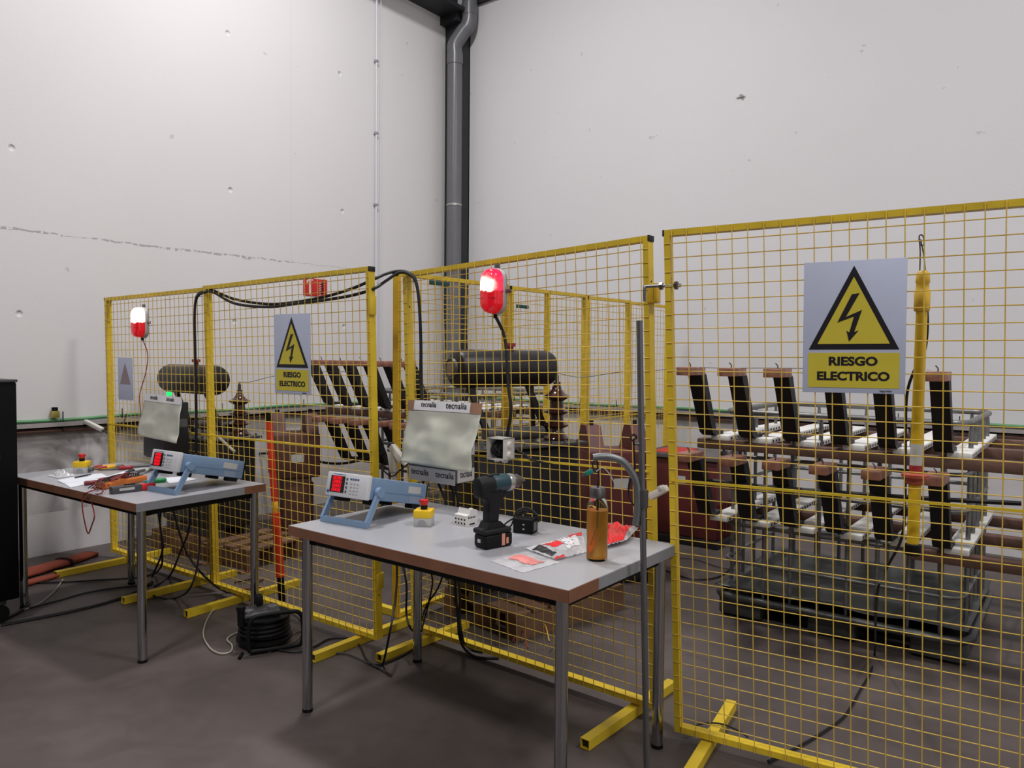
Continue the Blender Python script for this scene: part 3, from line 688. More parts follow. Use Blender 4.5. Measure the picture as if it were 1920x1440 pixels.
# bundle of leads below both control boxes
for k, pts in enumerate([[ony(796, 880, 2.66), ony(793, 925, 2.66), ony(796, 965, 2.67), ony(800, 1010, 2.68)],
                         [ony(820, 873, 2.66), ony(822, 905, 2.64), ony(834, 935, 2.64), ony(842, 965, 2.66)],
                         [ony(838, 876, 2.66), ony(842, 905, 2.65), ony(850, 925, 2.65), ony(852, 965, 2.66)],
                         [ony(853, 880, 2.66), ony(854, 915, 2.65), ony(859, 945, 2.65), ony(857, 990, 2.68)],
                         [ony(793, 862, 2.64), ony(800, 876, 2.62), ony(812, 878, 2.62), ony(818, 866, 2.64)]]):
    cable(['leftmost black lead under the grey control box', 'second black lead from the left under the grey control box', 'third black lead from the left under the grey control box', 'rightmost black lead under the grey control box', 'short black loop at the bottom of the grey control box'][k], pts, .0058, group='leads under the grey control box')
for k, pts in enumerate([[ony(286, 835, 2.47), ony(294, 862, 2.46), ony(293, 880, 2.47), ony(297, 960, 2.48), ony(302, 1000, 2.49), ony(304, 1055, 2.48), onz(292, 1075, .02)],
                         [ony(303, 838, 2.47), ony(310, 865, 2.46), ony(306, 930, 2.47), ony(300, 980, 2.48), ony(305, 1030, 2.47), onz(285, 1082, .02)],
                         [ony(318, 842, 2.47), ony(316, 870, 2.46), ony(322, 940, 2.47), ony(334, 990, 2.47), ony(352, 1040, 2.44), ony(385, 1082, 2.36), onz(420, 1108, .015), onz(462, 1118, .015), onz(478, 1128, .015)],
                         [ony(344, 846, 2.47), ony(352, 900, 2.47), ony(355, 985, 2.46), ony(340, 1030, 2.42), onz(318, 1080, .02), onz(290, 1100, .012)],
                         [ony(360, 846, 2.5), ony(373, 960, 2.48), ony(373, 1040, 2.4), ony(358, 1100, 2.26), onz(330, 1121, .012), onz(300, 1121, .012), onz(278, 1112, .012)]]):
    cable(['leftmost black lead dropping from the far left control box', 'second black lead dropping from the far left control box', 'black lead from the far left control box running to the cable reel', 'fourth black lead dropping from the far left control box', 'black lead making a wide loop to the floor under the left table'][k], pts, .0062, group='leads under the far left control box')

# ------------------------------------------------------------------ tables
TZ = .755
def table(label, cx, cy, rz, L, W, legs, patch):
    t = thing('work_table', label, 'table', (cx, cy, 0), rz)
    MB().box((-L / 2 + .002, -W / 2 + .002, TZ - .037), (L / 2 - .002, W / 2 - .002, TZ)).build('tabletop', TOP, t, smooth=False)
    MB().box((-L / 2, -W / 2 - .001, TZ - .039), (L / 2, -W / 2 + .002, TZ - .001)).build('front_edge_band', BROWN, t, smooth=False)
    MB().box((-L / 2, W / 2 - .002, TZ - .039), (L / 2, W / 2 + .001, TZ - .001)).build('rear_edge_band', BROWN, t, smooth=False)
    y0, y1 = patch
    MB().box((L / 2 - .002, -W / 2, TZ - .039), (L / 2 + .001, W / 2, TZ - .001)).build('side_edge_band', GREYEDGE, t, smooth=False)
    MB().box((L / 2 - .002, y0, TZ - .0395), (L / 2 + .0018, y1, TZ - .0005)).build('worn_edge_patch', BROWN, t, smooth=False)
    MB().box((-L / 2 - .001, -W / 2, TZ - .039), (-L / 2 + .002, W / 2, TZ - .001)).build('side_edge_band', GREYEDGE, t, smooth=False)
    xs = [l[0] for l in legs]; ys = [l[1] for l in legs]
    m = MB(); a, b, c, d = min(xs), max(xs), min(ys), max(ys)
    m.box((a, c - .0, TZ - .068), (b, c + .02, TZ - .037)).box((a, d - .02, TZ - .068), (b, d, TZ - .037)).box((a, c, TZ - .068), (a + .02, d, TZ - .037)).box((b - .02, c, TZ - .068), (b, d, TZ - .037))
    m.build('under_frame', BLK, t, smooth=False)
    for (x, y) in legs:
        lo = MB().cyl((x, y, .012), (x, y, TZ - .0372), .0205, n=24).build('leg', CHROME, t)
        MB().cyl((x, y, 0), (x, y, .013), .0215, n=20).build('foot_cap', BLK, lo)
        sx_, sy_ = (-1 if x > 0 else 1), (-1 if y > 0 else 1)
        MB().box((min(x, x + sx_ * .05), min(y, y + sy_ * .05), TZ - .07), (max(x, x + sx_ * .05), max(y, y + sy_ * .05), TZ - .0375)).build('leg_plate', BLK, lo)
    return t
A, B_, Cc = onz(540.5, 985, TZ), onz(1066, 1107.5, TZ), onz(1281, 1020, TZ)
rz1 = math.atan2((B_ - A).y, (B_ - A).x); L_ = (B_ - A).length; W_ = .725
ex, ey = Vector((math.cos(rz1), math.sin(rz1), 0)), Vector((-math.sin(rz1), math.cos(rz1), 0))
cen = (A + B_) / 2 + ey * W_ / 2
def loc1(p): v = Vector((p[0], p[1], 0)) - Vector((cen.x, cen.y, 0)); return (v.dot(ex), v.dot(ey))
legs1 = [(loc1(onz(574, 1334))[0], -W_ / 2 + .035), (loc1(onz(785, 1239))[0], W_ / 2 - .05), (L_ / 2 - .045, -W_ / 2 + .035), (L_ / 2 - .035, W_ / 2 - .06)]
table('front grey-topped work table with the cordless drill and oil bottle', cen.x, cen.y, rz1, L_, W_, legs1, (-W_ / 2, -W_ / 2 + .17))
T1 = (cen, ex, ey)
A2, B2 = onz(255, 945, TZ), onz(498, 907, TZ)
ex2, ey2 = Vector((1, 0, 0)), Vector((0, 1, 0))
W2 = (B2 - A2).length; L2_ = 1.36; rz2 = math.atan2((B2 - A2).y, (B2 - A2).x) - PI / 2
ex2 = Vector((math.cos(rz2), math.sin(rz2), 0)); ey2 = Vector((-math.sin(rz2), math.cos(rz2), 0))
cen2 = A2 - ex2 * L2_ / 2 + ey2 * W2 / 2
table('left grey-topped work table strewn with tools and papers', cen2.x, cen2.y, rz2, L2_, W2, [(-L2_ / 2 + .06, -W2 / 2 + .05), (L2_ / 2 - .03, -W2 / 2 + .04), (-L2_ / 2 + .1, W2 / 2 - .06), (L2_ / 2 - .03, W2 / 2 - .05)], (W2 / 2 - .13, W2 / 2))

# ------------------------------------------------------------------ bench power meters
def meter(label, foot, rear):
    v = Vector((rear.x - foot.x, rear.y - foot.y, 0)); rz = math.atan2(v.y, v.x) - PI / 2
    t = thing('power_meter', label, 'power meter', (foot.x, foot.y, TZ), rz)
    W, H, D = .218, .092, .385
    # local: x from -W to 0 (right side at x=0), front at y=0, tilted: front lifted .088
    tilt = R(-12.5)
    M = T((0, .39, .028)) @ Rx(tilt) @ T((-W, -D, 0))
    MB().rbox((0, .012, 0), (W, D, H), .006, M=M).build('case', BLUE, t)
    MB().box((-.0008, .03, .035), (W + .0008, D - .02, .0365), M=M).build('seam', pm('blue_shadow_gap', (74, 104, 142), .5, var=.03), t)
    MB().rbox((-.004, -.012, -.003), (W + .004, .014, H + .004), .005, M=M).build('front_panel', IVORY, t)
    MB().box((.02, -.0135, .014), (.098, -.0115, .082), M=M).build('display', DISP, t)
    for k in range(4):
        z = .067 - k * .016
        mm = MB()
        for q in range(4):
            x = .034 + q * .0125
            for (ax, az, bx_, bz) in ((0, .0115, .008, .0115), (0, .006, .008, .006), (0, 0, .008, 0), (0, 0, 0, .006), (0, .006, 0, .0115), (.008, 0, .008, .006), (.008, .006, .008, .0115)):
                if (q + k) % 4 == 1 and (ax, az) == (0, .006) and bz == .006: continue
                sl = .0012
                mm.box((x + min(ax, bx_) - .0006 + sl * (az / .006 - 1), -.0145, z + min(az, bz) - .0006), (x + max(ax, bx_) + .0006 + sl * (az / .006 - 1), -.0136, z + max(az, bz) + .0006), M=M)
        mm.build('digit_row', LEDRED, t)
    mm = MB()
    for j in range(4): mm.rbox((.105, -.0145, .016 + j * .017), (.114, -.0115, .027 + j * .017), .002, M=M)
    mm.split('unit_key', DGREY, t)
    mm = MB()
    for j in range(4): mm.rbox((.126 + j * .013, -.0145, .07), (.136 + j * .013, -.0115, .078), .002, M=M)
    mm.build('blue_key', pm('blue_grey_key', (84, 100, 132), .5, var=.03), t)
    mm = MB()
    for r_ in range(4):
        for c_ in range(3): mm.rbox((.13 + c_ * .018, -.0145, .012 + r_ * .0135), (.14 + c_ * .018, -.0115, .019 + r_ * .0135), .002, M=M)
    mm.build('keypad', LGREY, t)
    MB().cyl(M @ Vector((.012, -.015, .016)), M @ Vector((.012, -.01, .016)), .006, n=12).build('power_button', LBLUETAG, t)
    MB().box((.03, -.0125, .0865), (.1, -.0118, .089), M=M).build('name_strip', LBLUETAG, t)
    # side plate label near the rear, lower recess
    MB().box((W - .0005, D - .13, .045), (W + .0012, D - .045, .075), M=M).build('side_label', LGREY, t)
    MB().box((W - .0005, D - .12, .004), (W + .0012, D - .05, .034), M=M).build('side_vent', pm('blue_grey_vent', (126, 138, 158), .5, var=.06), t)
    MB().rbox((.005, D - .002, .004), (W - .005, D + .012, H - .004), .003, M=M).build('rear_panel', BLK, t)
    mm = MB()
    for x in (.03, W - .03):
        for y in (.06, D - .05): mm.rbox((x - .02, y - .03, -.02), (x + .02, y + .03, .002), .004, M=M)
    mm.split('rubber_foot', BLK, t)
    # bail handle
    hub = [M @ Vector((x, .055, .034)) for x in (-.012, W + .012)]
    foot_y = .002
    mm = MB()
    pl, pr = Vector((hub[0].x, foot_y, .012)), Vector((hub[1].x, foot_y, .012))
    def flat(a, b, w=.025, th=.013): sq_tube(mm, a, b, w, th, Vector((1, 0, 0)))
    ins = .006
    flat(hub[0], pl + Vector((0, 0, .004))); flat(hub[1], pr + Vector((0, 0, .004)))
    sq_tube(mm, pl - Vector((.006, 0, 0)), pr + Vector((.006, 0, 0)), .022, .022, Vector((0, 0, 1)))
    for h in hub: mm.cyl(h - Vector((.012, 0, 0)), h + Vector((.012, 0, 0)), .021, n=20)
    bm = None
    mm.build('bail_handle', LBLUE, t)
    return t
f1 = onz(683, 990, TZ); r1 = onz(786, 962, TZ)
meter('blue bench power meter with red digits at the left of the front table', f1, r1)
f2 = onz(328, 928, TZ); r2 = onz(452, 908, TZ)
meter('blue bench power meter with red digits on the left table', f2, r2)

# ------------------------------------------------------------------ emergency stop boxes
def estop(label, base, rz, s=1., gland=False):
    t = thing('emergency_stop', label, 'emergency stop', base, rz); w = .036 * s
    MB().rbox((-w, -w, 0), (w, w, .036 * s), .003).build('grey_base', LGREY, t)
    MB().rbox((-w - .001, -w - .001, .034 * s), (w + .001, w + .001, .066 * s), .003).build('yellow_lid', ESTY, t)
    m = MB(); n = 18
    vs = []
    for k in range(n + 1):
        a = PI * k / n; vs.append((.018 * s * math.cos(a), .012 * s + .016 * s * math.sin(a)))
    m.prism([(.018 * s, 0.001)] + vs + [(-.018 * s, 0.001)], -w - .0012, -w + .001); m.build('knockout', pm('knockout_grey', (150, 150, 152), .5, var=.04), t)
    MB().cyl((0, 0, .064 * s), (0, 0, .09 * s), .0145 * s, n=20).build('collar', BLK, t)
    MB().lathe([(.014 * s, .082 * s), (.016 * s, .092 * s), (.0195 * s, .097 * s), (.0205 * s, .102 * s), (.019 * s, .106 * s), (.008 * s, .1085 * s), (.001, .109 * s)], n=24).build('push_button', RED, t)
    if gland:
        MB().cyl((w - .001, 0, .02 * s), (w + .024, 0, .02 * s), .014, n=12).build('gland', DGREY, t)
        MB().tube(cr([(w + .024, 0, .02 * s), (w + .06, .02, .012), (w + .12, .06, .006), (w + .2, .12, .006)], 6), .004, 6).build('lead', CABLE, t)
    return t
p = onz(795, 984, TZ)
estop('yellow emergency stop box with red button on the front table', p, R(30), .98)
p = onz(154, 886, TZ)
estop('yellow emergency stop box with red button on the left table', p, R(45), 1.0, True)

# ------------------------------------------------------------------ modular contactor
p = onz(873, 983, TZ)
t = thing('modular_contactor', 'small white modular contactor between emergency stop and drill on front table', 'contactor', p, R(-4))
prof = [(-.032, 0), (.032, 0), (.034, .008), (.034, .058), (.028, .062), (.012, .066), (.012, .068), (-.004, .068), (-.012, .046), (-.032, .043)]
MB().prism([(y, z) for y, z in prof], -.034, .034, plane='yz').build('housing', WHITE, t, smooth=False)
m = MB()
for k in range(4): m.cyl((-.025 + k * .0167, -.0325, .026), (-.025 + k * .0167, -.031, .026), .0042, n=10).box((-.0285 + k * .0167, -.0325, .006), (-.0215 + k * .0167, -.031, .014))
m.split('terminal', BLK, t)
MB().box((-.028, -.004, .068), (.02, .002, .071)).build('marker_strip', BLK, t)
for k in range(3): MB().box((-.0345 + k * .0167 + .0165, -.0322, .0), (-.0341 + k * .0167 + .0165, -.0318, .043)).build('module_gap', DGREY, t)
m = MB()
for k in range(5): m.box((.034, -.02 + k * .009, .03), (.0346, -.015 + k * .009, .037))
m.box((.034, -.012, .004), (.035, .018, .009)); m.build('side_print', BLK, t)

# ------------------------------------------------------------------ cordless drill
p = onz(925, 1024, TZ)
DS = 1.0
t = thing('cordless_drill', 'dark teal and black cordless drill standing on the front table', 'drill', p, R(76))
t.scale = (1.03, 1.03, 1.03)
# local: forward +x, battery on table
m = MB(); m.rbox((-.062, -.036, 0), (.062, .036, .052), .012, seg=3); m.build('battery', BLK, t)
m = MB(); m.rbox((-.066, -.038, .05), (.056, .038, .07), .01, seg=3); m.prism([(-.05, .068), (.04, .068), (.012, .092), (-.036, .092)], -.026, .026); m.build('battery_dock', DRILLK, t)
MB().box((.01, -.0368, .008), (.024, -.0355, .05)).box((.03, -.0368, .012), (.04, -.0355, .034)).build('battery_sticker', pm('salmon_print', (206, 140, 120), .5, var=.1), t)
MB().box((-.0645, -.008, .022), (-.061, .008, .034)).build('latch_button', LGREY, t)
prof = [(-.036, .086), (.010, .086), (.014, .12), (.020, .15), (.034, .172), (.06, .182), (.0, .232), (-.045, .225), (-.05, .18), (-.034, .16), (-.034, .12)]
m = MB(); bm = bmesh.new()
vs = [bm.verts.new((x, -.021, z)) for x, z in prof]; f = bm.faces.new(vs); r_ = bmesh.ops.extrude_face_region(bm, geom=[f])
for v in [e for e in r_['geom'] if isinstance(e, bmesh.types.BMVert)]: v.co.y = .023
bmesh.ops.bevel(bm, geom=[e for e in bm.edges], offset=.009, segments=3, profile=.5, affect='EDGES')
m.bm(bm).build('handle', DRILLK, t)
prof = [(.02, -.078), (.028, -.074), (.031, -.05), (.032, .0), (.031, .04), (.029, .058)]
m = MB(); m.lathe([(r, z) for r, z in prof], n=24, M=T((0, 0, .222)) @ Ry(PI / 2)); m.build('motor_housing', DRILLK, t)
MB().lathe([(.0315, -.012), (.0328, -.008), (.0322, .045), (.0305, .057)], n=24, M=T((0, 0, .2235)) @ Ry(PI / 2)).build('teal_shell', DRILLG, t)
m = MB(); m.rbox((-.075, -.031, .175), (-.03, .031, .236), .016, seg=3); m.build('rear_cover', DRILLK, t)
MB().rbox((-.03, -.012, .248), (.02, .012, .258), .004).build('speed_switch', DRILLK, t)
MB().lathe([(.03, .056), (.0315, .06), (.0315, .076), (.029, .08)], n=28, M=T((0, 0, .222)) @ Ry(PI / 2)).build('clutch_ring', SILVER, t)
MB().lathe([(.0245, .078), (.026, .082), (.026, .104), (.021, .112), (.015, .124), (.010, .127), (.004, .128)], n=24, M=T((0, 0, .222)) @ Ry(PI / 2)).build('chuck', pm('chuck_steel', (88, 84, 80), .4, metal=.5, var=.1), t)
MB().cyl((.126, 0, .222), (.142, 0, .222), .0035, n=8).build('bit', STEEL, t)
MB().rbox((.018, -.009, .14), (.034, .009, .168), .004).build('trigger', BLK, t)

# ------------------------------------------------------------------ charger / adapter with coiled cord
p = onz(985, 998, TZ)
t = thing('power_adapter', 'small black power adapter with coiled cord on the front table', 'adapter', p, R(14))
MB().rbox((-.042, -.03, 0), (.042, .03, .058), .005).build('case', BLK, t)
MB().box((.0421, -.016, .012), (.0426, .012, .046)).build('label_plate', DGREY, t)
m = MB()
for k in range(3): m.tube(cr([(-.05 + .004 * k, -.02, .03 + .006 * k), (-.035, -.01, .072 + .005 * k), (.0, .005, .085 + .006 * k), (.03, .01, .075 + .004 * k), (.052, .012, .045 + .008 * k), (.04, .02, .07), (0, .025, .075 + .008 * k), (-.04, .015, .062)], 7), .0036, 6)
m.tube(cr([(-.045, 0, .055), (-.08, -.01, .03), (-.09, -.015, .012), (-.07, -.02, .012), (-.05, -.02, .028)], 7), .0034, 6)
m.build('cord', CABLE, t)
m = MB()
for z in (.016, .034): m.box((.0, -.0306, z), (.008, -.03, z + .005))
m.build('print', LGREY, t)

# ------------------------------------------------------------------ bags on the front table
def bag(label, pts, z0, amp, seed, prints):
    # pts: TL, TR, BR, BL world points on table
    P = [onz(x, y, TZ) for x, y in pts]; o = P[0].copy()
    t = thing('plastic_bag', label, 'plastic bag', (o.x, o.y, TZ))
    def fn(u, v):
        p = (P[0] * (1 - u) + P[1] * u) * (1 - v) + (P[3] * (1 - u) + P[2] * u) * v
        edge = min(u, 1 - u, v, 1 - v)
        k = z0 + amp * min(1, edge * 6) * (.6 + .8 * noise.noise(Vector((u * 5 + seed, v * 4, seed)))) + amp * .25 * noise.noise(Vector((u * 14 + seed, v * 12, 1.7)))
        q = p - o; return Vector((q.x, q.y, max(.0008, k)))
    MB().sheet(fn, 34, 20).build('film', BAGCLEAR, t)
    for (nm, mt, u0, u1, v0, v1, sk) in prints:
        MB().sheet(lambda u, v: fn(u0 + (u1 - u0) * u + sk * (v - .5), v0 + (v1 - v0) * v) + Vector((0, 0, .0016)), 28, 16).build(nm, mt, t)
    return t, fn
bag('flat clear plastic bag with pale pink print at the table edge', [(920, 1053), (984, 1036), (1052, 1055), (980, 1075)], .002, .008, 1, [('pale_print', BAGPINK, .35, .72, .15, .85, .0)])
t, fn = bag('clear plastic bag with red and black print left of the oil bottle', [(984, 1031), (1092, 1000), (1100, 1038), (1042, 1052)], .006, .014, 4, [('black_print', SIGNK, .04, .18, .2, .8, .04), ('red_print', BAGRED, .24, .5, .12, .5, .05), ('text_patch', TAPE, .55, .85, .1, .75, .0), ('red_print', BAGRED, .72, .98, -.0, .2, .0), ('red_edge', BAGRED, .0, .3, .93, 1.0, .0)])
m = MB()
for k in range(9):
    u, v = .58 + .08 * (k % 3), .2 + .16 * (k // 3); q = fn(u, v); m.box((q.x - .004, q.y - .003, q.z + .0016), (q.x + .006, q.y + .001, q.z + .0022))
m.build('small_print', SIGNK, t)
q = fn(.37, .3); text('RCN', .022, WHITE, t, 'lettering', T(q + Vector((0, 0, .002))) @ Rz(R(62)) @ Rx(-PI / 2), xs=1.1, bold=.0004)
bag('puffed red and white plastic bag behind the oil bottle', [(1134, 986), (1197, 997), (1176, 1020), (1132, 1032)], .016, .02, 8, [('red_print', BAGRED, .0, .84, .16, .98, .0)])

# ------------------------------------------------------------------ bottle of oil
p = onz(1119, 1049, TZ)
t = thing('glass_bottle', 'tall glass bottle of amber oil with steel cap on the front table', 'bottle', p)
s = .0365
MB().lathe([(s * .88, .0), (s, .006), (s, .178), (s * .97, .19), (s * .86, .203), (s * .7, .212), (s * .66, .216), (s * .66, .222)], n=40).build('glass', GLASS, t)
MB().lathe([(s * .86, .0075), (s * .955, .012), (s * .955, .172)], n=40).build('oil', OIL, t)
MB().lathe([(s * .72, .214), (s * .74, .217), (s * .74, .247), (s * .7, .25), (.001, .2505)], n=32).build('cap', STEEL, t)
m = MB()
for k in range(7):
    a = R(-75 + k * 4); z0 = .06 + k * .006
    for j in range(3):
        aa = R(-96 + 9 * j + k * 2); zz = .055 + j * .02 + .004 * k
        c_, s_ = math.cos(aa), math.sin(aa); m.box((s * 1.003 * c_ - .0015, s * 1.003 * s_ - .0015, zz), (s * 1.003 * c_ + .0015, s * 1.003 * s_ + .0015, zz + .008))
m.build('etched_print', pm('etched_print_tint', (140, 104, 48), .5, var=.05), t)
BOT = p

# ------------------------------------------------------------------ steel pole with gooseneck
Dp = onz(1213, 1478)
pole = thing('steel_stand', 'tall thin steel pole with a curved tube arm beside the front table', 'stand', (Dp.x, Dp.y, 0))
def onD(px, py):  # point on a plane facing the camera through the pole
    n = fh; r = ray(px, py); return C0 + r * (n.dot(Vector((Dp.x, Dp.y, 0)) - C0) / n.dot(r)) - Vector((Dp.x, Dp.y, 0))
topP = onD(1199, 601)
MB().tube([Vector((0, 0, .012)), Vector((topP.x, topP.y, topP.z))], .0105, 16).build('pole', pm('grey_steel_tube', (112, 110, 112), .38, metal=.7, var=.08), pole)
MB().cyl((0, 0, 0), (0, 0, .012), .07, n=32).build('base_plate', BLK, pole)
arm = [onD(1192, 985), onD(1196, 950), onD(1195, 915), onD(1187, 890), onD(1168, 866), onD(1145, 857), onD(1128, 856), onD(1112, 858)]
MB().tube(cr(arm, 6), .0125, 16, cap=False).build('curved_arm', pm('galvanised_tube', (118, 120, 120), .42, metal=.6, var=.15), pole)
q = onD(1206, 935); MB().cyl(q - Vector((.0, 0, .03)), q + Vector((0, 0, .03)), .0165, n=16).build('clamp', DTANK2, pole)
q = onD(1190, 832); MB().cyl(q, q + Vector((.012, .008, 0)), .006, n=10).build('clip', STEEL, pole)
W0 = Vector((Dp.x, Dp.y, 0))
q = W0 + onD(1188, 828)
tag(MB().tube(cr([q, q + Vector((-.008, -.006, .012)), q + Vector((0, 0, .024)), q + Vector((.008, .006, .012)), q, W0 + onD(1190, 880), W0 + onD(1180, 905), W0 + onD(1179, 930), W0 + onD(1188, 948)], 7), .0032, 6).build('cord', CABLE), 'black cord with a small ring hanging along the steel pole', 'cord')
# thermocouple hanging into the bottle
capz = BOT + Vector((0, 0, .25))
tp = W0 + onD(1119, 862)
t = thing('thermocouple', 'black thermocouple lead hanging from the curved tube into the bottle', 'thermocouple', capz)
MB().tube(cr([Vector((0, 0, -.14)), Vector((0, 0, .0)), (tp - capz) * .5 + Vector((.004, 0, 0)), tp - capz], 6), .003, 6).build('lead', CABLE, t)
m_ = W0 + onD(1113, 884) - capz
MB().tube(cr([tp - capz + Vector((-.006, -.004, 0)), m_ + Vector((-.004, 0, .02)), m_ + Vector((.004, 0, .0))], 6), .0025, 6).build('lead', CABLE, t)
MB().rbox((-.014, -.006, -.008), (.014, .006, .008), .003, M=T(m_ + Vector((-.012, -.008, -.003))) @ Rz(YAW) @ Ry(R(-25))).build('plug', TEAL, t)
m = MB(); Mx = T(m_ + Vector((-.012, -.008, -.003))) @ Rz(YAW) @ Ry(R(-25))
m.box((-.028, -.004, .001), (-.013, -.002, .004), M=Mx).box((-.028, .002, -.005), (-.013, .004, -.002), M=Mx); m.split('pin', STEEL, t)
g0, g1, g2, g3 = [W0 + onD(*q_) - capz for q_ in ((1118, 884), (1130, 877), (1142, 888), (1156, 912))]
MB().tube(cr([g0, g1, g2, g3], 7), .0018, 6).build('white_wire', LGREY, t)

# ------------------------------------------------------------------ things on the left table
def flatpoly(name, label, cat, pix, mat, z=.0012, th=.0012, group=None):
    P = [onz(x, y, TZ) for x, y in pix]; o = sum(P, Vector()) / len(P)
    m = MB().prism([(p.x - o.x, p.y - o.y) for p in P], z, z + th, plane='xy')
    ob = m.build(name, mat, smooth=False); ob.location = (o.x, o.y, TZ); return tag(ob, label, cat, group)
flatpoly('paper_sheet', 'white paper sheets at the far left of the left table under a pen', 'paper', [(107, 902), (150, 893), (190, 889), (202, 895), (150, 904), (118, 907)], PAPER, .001, .004)
flatpoly('paper_sheet', 'narrow white paper nearest the front edge of the left table', 'paper', [(120, 907), (182, 899), (196, 901), (132, 915)], PAPER, .001, .002)
flatpoly('paper_sheet', 'white folded paper strip slanting in the middle of the left table', 'paper', [(198, 898), (240, 884), (249, 887), (214, 901)], PAPER, .004, .006)
flatpoly('paper_sheet', 'white paper under the power meter on the left table', 'paper', [(305, 897), (340, 894), (372, 899), (318, 907)], PAPER, .001, .0015)
def longtool(name, label, cat, a, b, z, parts):
    A_, B__ = onz(a[0], a[1], TZ), onz(b[0], b[1], TZ); v = B__ - A_; Ln = v.length
    t = thing(name, label, cat, (A_.x, A_.y, TZ + z), math.atan2(v.y, v.x))
    for (nm, mt, x0, x1, ra, rb) in parts:
        MB().lathe([(ra * .7, Ln * x0), (ra, Ln * x0 + min(.006, Ln * (x1 - x0) * .2)), ((ra + rb) / 2, Ln * (x0 + x1) / 2), (rb, Ln * x1 - min(.006, Ln * (x1 - x0) * .2)), (rb * .7, Ln * x1)], n=14, M=Ry(PI / 2)).build(nm, mt, t)
    return t
longtool('pen', 'black pen lying on the white papers of the left table', 'pen', (140, 899), (172, 893), .011, [('barrel', BLK, 0, .8, .004, .004), ('tip', BLK, .8, 1, .003, .0015)])
longtool('screwdriver', 'red handled screwdriver behind the tools on the left table', 'screwdriver', (222, 882), (300, 877), .014, [('handle', pm('red_handle', (150, 30, 34), .4, var=.06), 0, .35, .013, .011), ('shaft', DTANK2, .35, 1, .005, .004)])
longtool('screwdriver', 'dark screwdriver with red end at the front of the left table', 'screwdriver', (158, 911), (232, 903), .013, [('handle', pm('dark_red_handle', (110, 28, 32), .4, var=.06), 0, .4, .012, .011), ('grip', BLK, .36, .55, .012, .01), ('shaft', DTANK2, .55, 1, .006, .005)])
longtool('screwdriver', 'green handled screwdriver beside the left table power meter', 'screwdriver', (312, 904), (268, 908), .013, [('handle', GREEN, 0, .55, .011, .012), ('shaft', TEAL, .55, 1, .008, .006)])
# voltage tester in front
A_, B__ = onz(208, 927, TZ), onz(291, 917, TZ); v = B__ - A_; Ln = v.length
t = thing('voltage_tester', 'grey voltage tester with red end at the front of the left table', 'tester', (A_.x, A_.y, TZ), math.atan2(v.y, v.x))
MB().rbox((0, -.016, 0), (Ln * .68, .03, .036), .006).build('body', DTANK2, t); MB().rbox((Ln * .66, -.014, .002), (Ln, .028, .034), .008).build('red_grip', RED, t)
MB().box((Ln * .16, -.0168, .014), (Ln * .5, -.0155, .026)).build('label_plate', LGREY, t); MB().rbox((Ln * .3, .0, .036), (Ln * .55, .014, .041), .002).build('switch', BLK, t)
# orange multimeter with leads
A_, B__ = onz(192, 918, TZ), onz(272, 902, TZ); v = B__ - A_; Ln = v.length
t = thing('multimeter', 'orange multimeter with leads heaped on the left table', 'multimeter', (A_.x, A_.y, TZ), math.atan2(v.y, v.x))
MB().rbox((0, -.02, 0), (Ln, .05, .035), .01, seg=3).build('holster', ORTOOL, t); MB().rbox((Ln * .55, -.008, .034), (Ln * .93, .04, .038), .002).build('display', DTANK2, t)
MB().cyl((Ln * .32, .016, .034), (Ln * .32, .016, .043), .017, n=20).build('dial', BLK, t)
m = MB()
for k in range(4): m.tube(cr([(Ln * .1, .0 + .01 * k, .03), (Ln * (.25 + .05 * k), -.03, .05 + .006 * k), (Ln * (.5 + .06 * k), .01, .052), (Ln * .6, .06 - .02 * k, .04), (Ln * (.3 - .08 * k), .03, .05), (Ln * .05 - .03 * k, -.025, .02)], 7), .003, 6)
m.build('lead', DRED, t)
m = MB()
for k in range(3): m.tube(cr([(-.05, .02 * k, .012), (0, -.02 + .02 * k, .04), (Ln * .4, .02, .045 + .006 * k), (Ln * .8, .03 - .02 * k, .05), (Ln * .9, .06, .02)], 7), .003, 6)
m.build('lead', CABLE, t)
t = longtool('test_probe', 'black test probe with a red tip beside the orange multimeter', 'probe', (183, 911), (240, 897), .02, [('grip', BLK, 0, .5, .009, .008), ('tip', DRED, .5, .8, .006, .004)])
# pliers
def pliers(label, a, b, z, m1, m2):
    A_, B__ = onz(a[0], a[1], TZ), onz(b[0], b[1], TZ); v = B__ - A_; Ln = v.length
    t = thing('pliers', label, 'pliers', (A_.x, A_.y, TZ + z), math.atan2(v.y, v.x))
    for s_ in (-1, 1):
        h = MB().tube(cr([(0, s_ * .03, 0), (Ln * .25, s_ * .034, .002), (Ln * .5, s_ * .022, .003), (Ln * .68, s_ * .004, .003)], 6), .009, 10).build('handle', m1, t)
        MB().tube(cr([(0, s_ * .03, .003), (Ln * .2, s_ * .034, .005), (Ln * .3, s_ * .032, .005)], 6), .0096, 10).build('grip', m2, h)
    MB().rbox((Ln * .64, -.016, -.007), (Ln, .016, .008), .006).build('jaw', STEEL, t)
    return t
pliers('yellow and red handled pliers behind the papers on the left table', (180, 882), (232, 877), .012, YTOOL, REDTOP)
pliers('grey handled pliers between paper strip and power meter on left table', (246, 892), (292, 880), .014, LGREY, DTANK2)
t = thing('clear_packet', 'crumpled clear plastic packet beside the emergency stop on left table', 'packet', onz(115, 893, TZ))
MB().sheet(lambda u, v: Vector(((u - .5) * .14, (v - .5) * .1, .004 + .03 * min(1, 5 * min(u, 1 - u, v, 1 - v)) * abs(noise.noise(Vector((u * 6, v * 6, 5)))) * 1.6)), 20, 14).build('film', BAGCLEAR, t)
MB().rbox((-.06, -.02, .002), (-.02, .02, .016), .004).build('contents', DTANK2, t)
e = A2 - ex2 * .0
